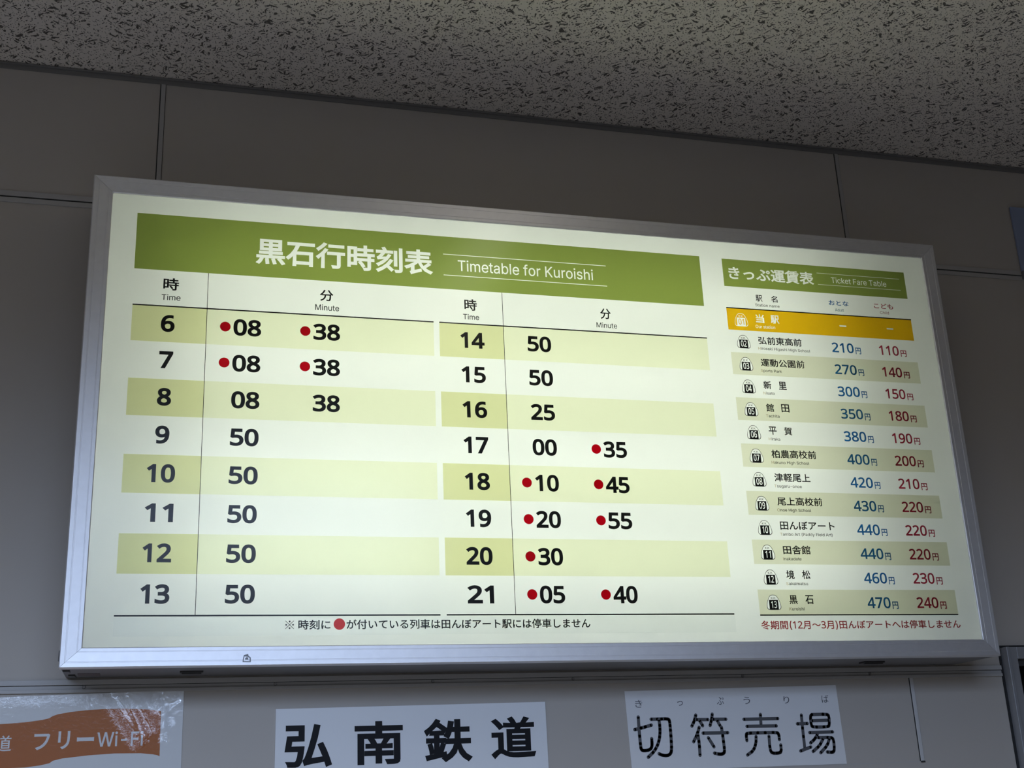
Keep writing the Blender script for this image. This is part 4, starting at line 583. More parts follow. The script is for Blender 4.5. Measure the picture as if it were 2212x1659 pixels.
def fill(name, contours, y, m, parent, thick=0.0):
    """printed shape in the plane y = const, as one mesh. contours: one list of outlines, or levels of them:
    filled, cut out of that, filled again inside the cut, ..."""
    levels = [contours] if isinstance(contours[0][0], tuple) else contours
    K = 200.0
    pts, edges = [], []
    for lv in levels:
        for c in lv:
            n0, n = len(pts), len(c)
            pts += [Vector((p[0] * K, p[1] * K)) for p in c]
            edges += [(n0 + k, n0 + (k + 1) % n) for k in range(n)]
    V, _, F = delaunay_2d_cdt(pts, edges, [], 0, 1e-5)[:3]
    VV = np.array([(v.x, v.y) for v in V])
    FF = np.array(F)
    cen = VV[FF].mean(axis=1)
    inside = np.zeros(len(FF), dtype=bool)
    for k, lv in enumerate(levels):
        cs = [[(p[0] * K, p[1] * K) for p in c] for c in lv]
        s = 1 if sum(area(c) for c in cs) > 0 else -1
        hit = winding(cen, cs) * s > 0
        inside = np.where(hit, k % 2 == 0, inside) if k else hit
    bm = bmesh.new()
    front = {}
    def vert(i, d, yy):
        if i not in d:
            d[i] = bm.verts.new((VV[i][0] / K, yy, VV[i][1] / K + EYE))
        return d[i]
    back = {}
    for f in FF[inside]:
        f = [int(i) for i in f]
        u, v, w_ = (VV[i] for i in f)
        if (v[0] - u[0]) * (w_[1] - u[1]) - (v[1] - u[1]) * (w_[0] - u[0]) < 0:
            f.reverse()
        bm.faces.new([vert(i, front, y - thick) for i in f])
        if thick:
            bm.faces.new([vert(i, back, y + thick) for i in reversed(f)])
    if thick:
        fr = {v: i for i, v in front.items()}
        for e_ in [e_ for e_ in bm.edges if e_.is_boundary and e_.verts[0] in fr]:
            lp = e_.link_loops[0]
            a, c = lp.vert, lp.link_loop_next.vert
            bm.faces.new((c, a, back[fr[a]], back[fr[c]]))
    if parent is not None and parent.type == 'EMPTY':
        bmesh.ops.translate(bm, verts=bm.verts, vec=-parent.location)
    me = bpy.data.meshes.new(name)
    bm.to_mesh(me)
    bm.free()
    return link(name, me, m, parent)

# ------------------------------------------------------------------ the setting
def wall_rects(name, rects, m, y=0.0, thick=0.06):
    bm = bmesh.new()
    for x0, x1, z0, z1 in rects:
        bm_box(bm, x0, x1, y, y + thick, z0, z1)
    return struct(to_obj(name, bm, m))

WX, WZ1 = 2.245, EYE + 0.328                           # opening of the ticket-office window at the right
wall_rects('wall_front', [(ROOM_X0, WX, 0.0, CEIL + 0.05), (WX, ROOM_X1, WZ1, CEIL + 0.05), (3.3, ROOM_X1, 0.0, WZ1), (WX, 3.3, 0.0, 0.95)], M['wall'])
struct(box('ceiling', ROOM_X0, ROOM_X1, ROOM_Y - 0.1, 0.06, CEIL, CEIL + 0.05, M['ceiling']))
struct(box('floor', ROOM_X0, ROOM_X1, ROOM_Y - 0.1, 0.06, -0.05, 0.0, M['floor']))
struct(box('wall_left', ROOM_X0 - 0.06, ROOM_X0, ROOM_Y - 0.1, 0.06, -0.05, CEIL + 0.05, M['room']))
struct(box('wall_right', ROOM_X1, ROOM_X1 + 0.06, ROOM_Y - 0.1, 0.06, -0.05, CEIL + 0.05, M['room']))
bm = bmesh.new()
for r in [(ROOM_X0, WIN[0], 0, CEIL), (WIN[1], ROOM_X1, 0, CEIL), (WIN[0], WIN[1], 0, WIN[2]), (WIN[0], WIN[1], WIN[3], CEIL)]:
    bm_box(bm, r[0], r[1], ROOM_Y - 0.1, ROOM_Y, r[2], r[3])
struct(to_obj('wall_back', bm, M['room']))
bm = bmesh.new()                                       # frame of the street glazing
for x in (WIN[0], -1.65, -0.1, WIN[1] - 0.06):
    bm_box(bm, x, x + 0.06, ROOM_Y - 0.08, ROOM_Y - 0.02, WIN[2], WIN[3])
for z in (WIN[2], 2.28, WIN[3] - 0.06):
    bm_box(bm, WIN[0], WIN[1], ROOM_Y - 0.08, ROOM_Y - 0.02, z, z + 0.06)
struct(to_obj('window_2', bm, M['alu']))

cl = struct(thing('ceiling_light', '', '', (1.0, -1.55, CEIL)))
del cl['label'], cl['category']
bm = bmesh.new()
bm_box(bm, -0.09, 0.09, -0.62, 0.62, -0.045, 0.0, 0.006)
to_obj('housing', bm, M['plate'], cl)
lamp('fluorescent_tube', 0.14, 1.18, (0, 0, -0.047), (0, 0, 0), 2.2, (1.0, 0.93, 0.82), cl)

# joint bars of the wall panels
def bar_h(name, x0, x1, z0, z1, g0, g1, proud=0.004):
    """horizontal joint bar with a groove between g0 and g1"""
    bm = bmesh.new()
    bm_box(bm, x0, x1, -proud, 0.0, g1, z1, 0.0008)
    bm_box(bm, x0, x1, -proud, 0.0, z0, g0, 0.0008)
    return struct(to_obj(name, bm, M['trim']))

def groove(name, x0, x1, z0, z1, parent, d=0.0006):
    return box(name, x0, x1, -d, 0.0, z0, z1, M['gap'], parent)

t1 = bar_h('trim_1', ROOM_X0, 2.512, EYE + 1.4755, EYE + 1.5065, EYE + 1.4885, EYE + 1.4925)
groove('joint_groove', ROOM_X0, 2.512, EYE + 1.4885, EYE + 1.4925, t1)
for i, x in enumerate((-0.0675, 1.9192)):
    bm = bmesh.new()
    bm_box(bm, x - 0.0062, x + 0.0052, -0.003, 0.0, EYE + 1.5065, CEIL - 0.016, 0.0008)
    tv = struct(to_obj('trim_%d' % (i + 2), bm, M['trim']))
    box('joint_groove', x - 0.0088, x - 0.0066, -0.0008, 0, EYE + 1.5065, CEIL - 0.016, M['gap'], tv)
    box('joint_groove', x + 0.0054, x + 0.0064, -0.0008, 0, EYE + 1.5065, CEIL - 0.016, M['gap'], tv)
bm = bmesh.new()                                       # cornice angle between wall and ceiling
bm_box(bm, ROOM_X0, ROOM_X1, -0.010, 0.0, CEIL - 0.0062, CEIL - 0.0016, 0.0006)
bm_box(bm, ROOM_X0, ROOM_X1, -0.004, 0.0, CEIL - 0.0180, CEIL - 0.0062, 0.0006)
struct(to_obj('trim_4', bm, M['cornice']))
# rail under the light box
t5 = bar_h('trim_5', ROOM_X0, 2.2018, EYE + 0.2832, EYE + 0.3118, EYE + 0.2908, EYE + 0.3002, 0.006)
box('rail_channel', ROOM_X0, 2.2105, -0.0016, 0.0, EYE + 0.2908, EYE + 0.3002, M['trim'], t5)
groove('rail_groove', ROOM_X0, 2.2018, EYE + 0.2990, EYE + 0.3006, t5, 0.0020)
for px, py in ((181, 1484), (595, 1474), (935, 1466), (1238, 1460), (1604, 1455), (1879, 1453)):
    p = on_plane(px, py, -0.003)
    bm = bmesh.new()
    bmesh.ops.create_cone(bm, cap_ends=True, segments=20, radius1=0.0042, radius2=0.0030, depth=0.0026)
    bmesh.ops.rotate(bm, verts=bm.verts, cent=(0, 0, 0), matrix=Matrix.Rotation(math.pi / 2, 3, 'X'))
    bmesh.ops.translate(bm, verts=bm.verts, vec=(p.x, -0.0028, EYE + 0.2955))
    bm_box(bm, p.x - 0.003, p.x + 0.003, -0.0046, -0.0038, EYE + 0.2950, EYE + 0.2960)
    to_obj('screw', bm, M['screw'], t5)
bm = bmesh.new()                                       # short vertical joint below the rail
bm_box(bm, 1.9160, 1.9262, -0.003, 0.0, EYE + 0.0715, EYE + 0.2832, 0.0010)
t6 = struct(to_obj('trim_6', bm, M['trim_pale']))
box('joint_groove', 1.9264, 1.9274, -0.0006, 0, EYE + 0.0715, EYE + 0.2832, M['gap'], t6)
box('joint_groove', 1.9138, 1.9162, -0.0010, 0, EYE + 0.0715, EYE + 0.2832, M['gap'], t6)
box('end_cap', 1.9165, 1.9272, -0.004, 0, EYE + 0.0680, EYE + 0.0714, M['gap'], t6)
bm = bmesh.new()
bm_box(bm, 1.0, 1.9160, -0.0005, 0.0, EYE + 0.0690, EYE + 0.0704)
struct(to_obj('trim_7', bm, M['trim']))

# ticket-office window at the right edge
wf = struct(thing('window_1', 'aluminium framed dark ticket-office window', 'window', (0, 0, 0)))
del wf['category'], wf['label']
bm = bmesh.new()
bm_box(bm, 2.2090, 2.2195, -0.030, 0.0, 0.95, EYE + 0.3585, 0.0015)
bm_box(bm, 2.2196, 2.2460, -0.022, 0.0, 0.95, EYE + 0.3585, 0.0015)
bm_box(bm, 2.2461, 3.3, -0.022, 0.0, EYE + 0.3270, EYE + 0.3585, 0.0015)
to_obj('window_frame', bm, principled('grey_window_frame', (0.36, 0.36, 0.37), 0.4, metal=0.4), wf)
bm = bmesh.new()  # black strips painted in for the shaded gap beside and above the frame
bm_box(bm, 2.2020, 2.2089, -0.003, 0.0, 0.95, EYE + 0.3640)
bm_box(bm, 2.2090, 3.3, -0.003, 0.0, EYE + 0.3590, EYE + 0.3650)
to_obj('shade_strip', bm, M['gap'], wf)
bm = bmesh.new()
bm_box(bm, 2.2461, 2.2520, -0.006, 0.02, 0.95, EYE + 0.3269)
bm_box(bm, 2.2521, 3.3, -0.006, 0.02, EYE + 0.3090, EYE + 0.3269)
to_obj('sash', bm, principled('dark_sash', (0.05, 0.05, 0.05), 0.5), wf)
box('window_pane', 2.2521, 3.3, 0.010, 0.014, 0.95, EYE + 0.3089, M['glass'], wf)

# ------------------------------------------------------------------ the light box
sign = thing('timetable_lightbox', 'large backlit timetable and fare board in an aluminium frame, high on the wall', 'sign',
             ((SX0 + SX1) / 2, 0, SZ0))
SL = sign.location

def spart(name, bm, m):
    bmesh.ops.translate(bm, verts=bm.verts, vec=-SL)
    return to_obj(name, bm, m, sign)

bm = bmesh.new()                                       # housing: back and four sides, open to the front
g, th = 0.004, 0.004
X0, X1, Z0, Z1 = SX0 + g, SX1 - g, SZ0 + 0.0005, SZ1 - g
bm_box(bm, X0, X1, -0.004, -0.0005, Z0, Z1)
bm_box(bm, X0, X1, YF + 0.012, -0.004, Z0, Z0 + th)
bm_box(bm, X0, X1, YF + 0.012, -0.004, Z1 - th, Z1)
bm_box(bm, X0, X0 + th, YF + 0.012, -0.004, Z0 + th, Z1 - th)
bm_box(bm, X1 - th, X1, YF + 0.012, -0.004, Z0 + th, Z1 - th)
spart('housing', bm, M['alu_dark'])
bm = bmesh.new()                                       # white lining behind the tubes
bm_box(bm, X0 + th, X1 - th, -0.010, -0.006, Z0 + th, Z1 - th)
for q in ((X0 + th, X0 + th + 0.002, Z0 + th, Z1 - th), (X1 - th - 0.002, X1 - th, Z0 + th, Z1 - th)):
    bm_box(bm, q[0], q[1], YF + 0.014, -0.010, q[2], q[3])
bm_box(bm, X0 + th, X1 - th, YF + 0.014, -0.010, Z0 + th, Z0 + th + 0.002)
bm_box(bm, X0 + th, X1 - th, YF + 0.014, -0.010, Z1 - th - 0.002, Z1 - th)
spart('lining', bm, M['box_inside'])

# frame: four mitred rails of one extruded profile (u across from the outer edge, w towards the room)
def rail(a, b, na, nb):
    """a, b outer corners; na, nb inner corners"""
    dish = lambda u: -0.0085 + 0.0040 * u                # the rails slope in towards the panel
    prof = [(0.0, 0.016), (0.0, -0.0065), (0.05, dish(0.05)), (0.25, dish(0.25)), (0.262, dish(0.262) + 0.0007), (0.30, dish(0.30) + 0.0007), (0.312, dish(0.312)),
            (0.76, dish(0.76)), (0.772, dish(0.772) + 0.0007), (0.80, dish(0.80) + 0.0007), (0.812, dish(0.812)), (0.965, dish(0.965)), (1.0, -0.0034), (1.0, 0.0015), (0.9, 0.004), (0.9, 0.016)]
    bm = bmesh.new()
    r0, r1 = [], []
    for u, w in prof:
        for (o_, i_, r) in ((a, na, r0), (b, nb, r1)):
            p = Vector(o_).lerp(Vector(i_), u)
            r.append(bm.verts.new((p.x, YF + w, p.y)))
    n = len(prof)
    for i in range(n):
        j = (i + 1) % n
        bm.faces.new((r0[i], r0[j], r1[j], r1[i]))
    bm.faces.new(r0)
    bm.faces.new(list(reversed(r1)))
    return spart('frame_rail', bm, M['alu'])

e = 0.0003                                             # hairline open at the mitres
OC = [(SX0, SZ0), (SX1, SZ0), (SX1, SZ1), (SX0, SZ1)]
IC = [(PX0, PZ0), (PX1, PZ0), (PX1, PZ1), (PX0, PZ1)]
rail((SX0 + e, SZ0), (SX1 - e, SZ0), (PX0 + e, PZ0), (PX1 - e, PZ0))
rail((SX1, SZ0 + e), (SX1, SZ1 - e), (PX1, PZ0 + e), (PX1, PZ1 - e))
rail((SX1 - e, SZ1), (SX0 + e, SZ1), (PX1 - e, PZ1), (PX0 + e, PZ1))
rail((SX0, SZ1 - e), (SX0, SZ0 + e), (PX0, PZ1 - e), (PX0, PZ0 + e))

# fluorescent tubes (lamps) in the box
for z in (0.55, 0.79, 1.03, 1.26):
    lamp('fluorescent_tube', 1.72, 0.03, (0.85 - SL.x, -0.030, EYE + z - SL.z), (math.pi / 2, 0, 0), TUBE_P, TUBE_C, sign)

bm = bmesh.new()
bm_box(bm, PX0 - 0.003, PX1 + 0.003, YF, YF + 0.0012, PZ0 - 0.003, PZ1 + 0.003)
face = None
bmesh.ops.delete(bm, geom=[f for f in bm.faces if f.calc_center_median().y > YF + 0.0001], context='FACES')
face = spart('face_panel', bm, M['panel'])

Y1, Y2 = YF - 0.0005, YF - 0.0010

def pr(name, contours, m, y=None, label=None):
    o = fill(name, contours, Y2 if y is None else y, M[m], None)
    o.data.transform(Matrix.Translation(-SL))
    o.parent = face
    if label:
        o['label'] = label
    return o

# ---- timetable half
title = shape('黒石行時刻表', 0.1712, 0.6087, 1.2700, 1.3400, 9.0)
sub = shape('Timetable for Kuroishi', 0.6728, 1.0330, 1.2885, 1.3180, 4.0, True)
hl = [rect(0.6355, 1.0702, 1.3310, 1.3328), rect(0.6355, 1.0702, 1.2736, 1.2754)]
pr('header_band', [[rect(-0.1075, 1.3390, 1.2365, 1.3810)], title + sub + hl], 'green', Y1)
pr('header_title', title, 'white_ink', Y1)
pr('header_subtitle', sub, 'white_ink', Y1)
for c in hl:
    pr('header_rule', [c], 'white_ink', Y1)
ROW = 0.09005
TOP = 1.1450
TBL = [(-0.1065, 0.0621, 0.6066), (0.6210, 0.7850, 1.3380)]
HEAD = [((-0.0400, -0.0045, 1.1860, 1.2170), (-0.0426, 0.0005, 1.1611, 1.1751), (0.3265, 0.3592, 1.1830, 1.2126), (0.3155, 0.3731, 1.1585, 1.1735)),
        ((0.6863, 0.7184, 1.1816, 1.2126), (0.6821, 0.7232, 1.1574, 1.1717), (1.0454, 1.0742, 1.1813, 1.2109), (1.0332, 1.0891, 1.1571, 1.1711))]
TIMES = [[('6', '*08', '*38'), ('7', '*08', '*38'), ('8', '08', '38'), ('9', '50', ''), ('10', '50', ''), ('11', '50', ''), ('12', '50', ''), ('13', '50', '')],
         [('14', '50', ''), ('15', '50', ''), ('16', '25', ''), ('17', '00', '*35'), ('18', '*10', '*45'), ('19', '*20', '*55'), ('20', '*30', ''), ('21', '*05', '*40')]]
HOURX = [-0.0255, 0.7030]
MINX = [[(0.1240, 0.1885), (0.3112, 0.3756)], [(0.8460, 0.9080), (1.0288, 1.0904)]]
for k in range(2):
    xl, xc, xr = TBL[k]
    h = HEAD[k]
    pr('column_heading', shape('時', *h[0], 7.0), 'black')
    pr('column_caption', shape('Time', *h[1], 6.0, True), 'grey_ink')
    pr('column_heading', shape('分', *h[2], 6.0), 'black')
    pr('column_caption', shape('Minute', *h[3], 6.0, True), 'grey_ink')
    pr('table_rule', [rect(xl, xr, TOP - 0.0012, TOP + 0.0020)], 'black')
    pr('table_rule', [rect(xl, xr, 0.4234, 0.4266)], 'black')
    pr('column_divider', [rect(xc - 0.0007, xc + 0.0007, 0.4264, 1.2362)], 'grey_ink')
    for r, (hr, a, b) in enumerate(TIMES[k]):
        zt = TOP - r * ROW
        if r % 2 == 0:
            pr('hour_cell', [rect(xl, xc, zt - ROW + 0.0012, zt)], 'hour_cell', Y1)
            pr('row_band', [rect(xc, xr, zt - ROW + 0.0012, zt)], 'row', Y1)
        zc = zt - ROW / 2 + 0.0022
        w = 0.0310 if len(hr) == 1 else 0.0635
        hx0 = HOURX[k] - w / 2
        if hr[0] == '1':
            hx0 += 0.002
        pr('hour_numeral', shape(hr, hx0, HOURX[k] + w / 2, zc - 0.0208, zc + 0.0208, 26.0, True), 'black')
        for tx, (x0, x1) in zip((a, b), MINX[k]):
            if not tx:
                continue
            if tx[0] == '*':
                pr('red_dot', [disc(x0 - 0.0187, zc + 0.0002, 0.0123)], 'dot_red')
                tx = tx[1:]
            xa = x0 + (0.002 if tx[0] == '1' else 0)
            pr('minute_numeral', shape(tx, xa, x1, zc - 0.0205, zc + 0.0205, 25.0, True), 'black')
pr('overlay_strip', [rect(-0.1065, 1.3395, 0.3810, 0.4215)], 'patch', Y1)
pr('reference_mark', shape('※', 0.2561, 0.2750, 0.3950, 0.4133, 0), 'black')
pr('footnote', shape('時刻に', 0.2847, 0.3556, 0.3935, 0.4150, 5.5), 'black')
pr('footnote', shape('が付いている列車は田んぼアート駅には停車しません', 0.3914, 0.9665, 0.3935, 0.4155, 5.5), 'black')
pr('footnote_dot', [disc(0.3755, 0.4052, 0.0127)], 'note_dot')

# ---- fare half
ft = shape('きっぷ運賃表', 1.4205, 1.6745, 1.3200, 1.3585, 8.0)
fs = shape('Ticket Fare Table', 1.7280, 1.8990, 1.3312, 1.3476, 4.0, True)
fl = [rect(1.6858, 1.9425, 1.3570, 1.3582), rect(1.6858, 1.9425, 1.3230, 1.3242)]
pr('fare_band', [[rect(1.4040, 1.9602, 1.2990, 1.3792)], ft + fs + fl], 'green', Y1)
pr('fare_title', ft, 'white_ink', Y1)
pr('fare_subtitle', fs, 'white_ink', Y1)
for c in fl:
    pr('header_rule', [c], 'white_ink', Y1)
pr('column_heading', shape('駅', 1.4922, 1.5115, 1.2600, 1.2790, 5.0), 'black')
pr('column_heading', shape('名', 1.5376, 1.5564, 1.2605, 1.2793, 5.0), 'black')
pr('column_caption', shape('Station name', 1.4883, 1.5602, 1.2456, 1.2538, 6.0, True), 'grey_ink')
pr('column_heading', shape('おとな', 1.7108, 1.7714, 1.2640, 1.2783, 6.0), 'blue', label='blue adult column heading')
pr('column_caption', shape('Adult', 1.7273, 1.7542, 1.2468, 1.2550, 6.0, True), 'teal')
pr('column_heading', shape('こども', 1.8499, 1.9094, 1.2636, 1.2793, 6.0), 'child_red', label='crimson child column heading')
pr('column_caption', shape('Child', 1.8661, 1.8936, 1.2478, 1.2560, 6.0, True), 'rose')

def emblem(cx, cz):
    """rounded rice-ball outline with KK over a square station number"""
    def outline(w, h, dz):
        pts = []
        half = [(0.0, 0.5), (0.13, 0.485), (0.24, 0.42), (0.32, 0.31), (0.39, 0.17), (0.45, 0.02), (0.488, -0.14), (0.50, -0.28),
                (0.485, -0.38), (0.44, -0.45), (0.36, -0.49), (0.26, -0.5)]
        for x, z in half + [(-x, z) for x, z in reversed(half[1:])]:
            pts.append((cx + x * w, cz + dz + z * h))
        return pts
    return outline(0.0385, 0.0375, 0.0)[::-1], outline(0.0361, 0.0351, 0.0)[::-1]

def emblem_marks(cx, cz, num):
    kk = shape('K', cx - 0.0062, cx - 0.0009, cz + 0.0078, cz + 0.0133, 0.5, True) + shape('K', cx + 0.0009, cx + 0.0062, cz + 0.0078, cz + 0.0133, 0.5, True)
    sq = rect(cx - 0.0123, cx + 0.0123, cz - 0.0176, cz + 0.0058)
    x0 = cx - 0.0082 + (0.0012 if num[0] == '1' else 0)
    nm = shape(num, x0, cx + 0.0082, cz - 0.0138, cz + 0.0030, 9.0, True)
    return kk, sq, nm

FROW = 0.06254
FTOP = 1.2355
STN = [('当 駅', 'Our station', '', ''), ('弘前東高前', 'Hirosaki Higashi High School', '210', '110'), ('運動公園前', 'Sports Park', '270', '140'),
       ('新 里', 'Nisato', '300', '150'), ('館 田', 'Tachita', '350', '180'), ('平 賀', 'Hiraka', '380', '190'), ('柏農高校前', 'Hakuno High School', '400', '200'),
       ('津軽尾上', 'Tsugaru-onoe', '420', '210'), ('尾上高校前', 'Onoe High School', '430', '220'), ('田んぼアート', 'Tambo Art (Paddy Field Art)', '440', '220'),
       ('田舎館', 'Inakadate', '440', '220'), ('境 松', 'Sakaimatsu', '460', '230'), ('黒 石', 'Kuroishi', '470', '240')]

def station_name(nm, x, zt, hgt, bold):
    z1 = zt - 0.0140
    cs = []
    if ' ' in nm:
        a, b = nm.split(' ')
        cs.append(shape(a, x, x + hgt * 1.02, z1 - hgt, z1, bold))
        cs.append(shape(b, x + 0.0440, x + 0.0440 + hgt * 1.02, z1 - hgt, z1, bold))
    else:
        cs.append(shape(nm, x, x + 0.0257 * len(nm) - 0.0012, z1 - hgt, z1, bold))
    return cs

ref = shape('Hirosaki Higashi High School', 0, None, 0, 1, 6.0, True, natural=1.0)
EN = 0.1510 / (max(p[0] for c in ref for p in c) - min(p[0] for c in ref for p in c))
for r, (nm, en, ad, chd) in enumerate(STN):
    zt = FTOP - r * FROW
    dx = 0.0045 * (r / 12.0) ** 2
    cx, cz = 1.4424 + dx, zt - FROW / 2 - 0.0010 + 0.0006
    num = '%02d' % (r + 1)
    eo, ei = emblem(cx, cz)
    kk, sq, dg = emblem_marks(cx, cz, num)
    band = rect(1.4027 + dx, 1.9602 + dx, zt - FROW + 0.0008, zt)
    if r == 0:
        nms = station_name(nm, 1.4856, zt + 0.0015, 0.0245, 6.0)
        nmc = [c for q in nms for c in q]
        enc = shape(en, 1.4828, 1.5401, 1.1830, 1.1920, 6.0, True)
        dash = [rect(1.7346, 1.7551, 1.2022, 1.2064), rect(1.8797, 1.8998, 1.2030, 1.2072)]
        pr('fare_row', [[band], [eo] + nmc + enc + dash, [ei], kk + [sq], dg], 'yellow', Y1, label='amber row of our own station')
        pr('station_emblem', [[eo], [ei], kk + [sq], dg], 'white_ink', Y1, label='white station emblem')
        for q in nms:
            pr('station_name', q, 'white_ink', Y1, label='white lettering')
        pr('station_caption', enc, 'white_ink', Y1, label='white lettering')
        for d_ in dash:
            pr('fare_dash', [d_], 'white_ink', Y1)
        pr('table_rule', [rect(1.4025, 1.9605, FTOP - 0.0008, FTOP + 0.0022)], 'black')
        continue
    if r % 2 == 0:
        pr('fare_row', [[band], [eo]], 'fare_row', Y1)
    pr('station_emblem', [[eo], [ei], kk + [sq], dg], 'black')
    for q in station_name(nm, 1.4856 + dx, zt, 0.0222, 6.0):
        pr('station_name', q, 'black')
    whole = shape(en, 1.4832 + dx, None, zt - 0.0517, zt - 0.0441, 6.0, True, natural=EN)
    n0 = len(GLYPH[en[0]][1])
    pr('station_caption', whole[n0:], 'grey_ink')
    pr('caption_initial', whole[:n0], 'faded', label='first letter faded to pale tan')
    for tx, x0, x1, y0, y1, m in ((ad, 1.7024, 1.7678, 1.7727, 1.7892, 'blue'), (chd, 1.8438, 1.9060, 1.9112, 1.9292, 'child_red')):
        xa = x0 + dx + (0.002 if tx[0] == '1' else 0)
        cs = shape(tx, xa, x1 + dx, zt - 0.0465, zt - 0.0190, 14.0, True) + shape('円', y0 + dx, y1 + dx, zt - 0.0487, zt - 0.0298, 7.0)
        pr('adult_fare' if m == 'blue' else 'child_fare', cs, m)
pr('table_rule', [rect(1.4068, 1.9640, 0.4206, 0.4236)], 'black')
pr('fare_footnote', shape('冬期間(12月〜3月)田んぼアートへは停車しません', 1.4067, 1.9660, 0.3855, 0.4085, 5.0), 'note_red', label='red footnote lettering')

# ---- fittings on the box
def latch(x0, x1):
    bm = bmesh.new()
    z = SZ0
    bm_box(bm, x0, x1, -0.112, -0.084, z - 0.0035, z + 0.002, 0.0012)
    bm_box(bm, x0 + 0.004, x1 - 0.004, -0.109, -0.100, z - 0.0065, z - 0.003, 0.0012)
    return spart('latch', bm, M['handle'])
latch(0.036, 0.086)
latch(1.722, 1.782)
bm = bmesh.new()
bm_box(bm, SX0 - 0.0035, SX0 + 0.004, YF + 0.020, YF + 0.050, EYE + 0.333, EYE + 0.356, 0.0012)
spart('hinge', bm, M['handle'])
bm = bmesh.new()
bm_box(bm, SX0 + 0.006, SX0 + 0.020, -0.155, -0.128, SZ0 - 0.0030, SZ0 + 0.002, 0.001)
bm_box(bm, SX0 + 0.012, SX0 + 0.026, -0.070, -0.020, SZ0 - 0.0030, SZ0 + 0.002, 0.001)
spart('corner_bracket', bm, M['handle'])
bm = bmesh.new()
bm_box(bm, SX0 + 0.032, SX0 + 0.078, -0.085, -0.045, SZ0 - 0.0006, SZ0 + 0.001)
spart('rating_tag', bm, M['label'])
res = []
cx, cz = 0.1738, 0.3320
outer = [(-0.0085, -0.0085), (0.0090, -0.0090), (0.0088, 0.0015), (0.0040, 0.0048), (0.0030, 0.0090), (-0.0060, 0.0065), (-0.0075, 0.0)]
inner = [(-0.0062, -0.0062), (0.0066, -0.0066), (0.0064, 0.0005), (0.0020, 0.0032), (-0.0046, 0.0040), (-0.0056, 0.0)]
blob = [(-0.0035, -0.0030), (0.0040, -0.0034), (0.0030, 0.0010), (0.0, 0.0022), (-0.0030, 0.0)]
o = fill('tape_residue', [[[(cx + x, cz + z) for x, z in c]] for c in (outer, inner, blob)], YF - 0.0078, M['residue'], None)
o.data.transform(Matrix.Translation(-SL))
o.parent = sign

# ------------------------------------------------------------------ notices on the wall under the rail
def trace(pts, y):
    return [(p.x, p.z - EYE) for p in (on_plane(a, b, y) for a, b in pts)]

# white plate with four black characters
plate = thing('name_plate', 'white plate with four heavy black characters, under the middle of the lightbox', 'sign', (0.578, 0, EYE + 0.055))
def child_fill(parent, name, cs, y, m, thick=0.0):
    return fill(name, cs, y, M[m], parent, thick)
child_fill(plate, 'board', [[(0.2540, 0.0555), (0.9026, 0.0555), (0.9018, 0.2418), (0.2548, 0.2386)]], -0.0022, 'plate', 0.0016)
S2 = 3.253
for ch, a in (('弘', (178, 512, 860, 1165)), ('南', (670, 1010, 838, 1143)), ('鉄', (1158, 1497, 820, 1127)), ('道', (1627, 1942, 805, 1102))):
    x0, x1, y0, y1 = (560 + a[0] / S2, 560 + a[1] / S2, 1300 + a[2] / S2, 1300 + a[3] / S2)
    p = on_plane(x0, (y0 + y1) / 2, -0.004)
    q = on_plane(x1, (y0 + y1) / 2, -0.004)
    tz = on_plane((x0 + x1) / 2, y0, -0.004).z - EYE
    bz = on_plane((x0 + x1) / 2, y1, -0.004).z - EYE
    child_fill(plate, 'character', shape(ch, p.x, q.x, bz, tz, 9.0), -0.0042, 'ink', 0.0003)

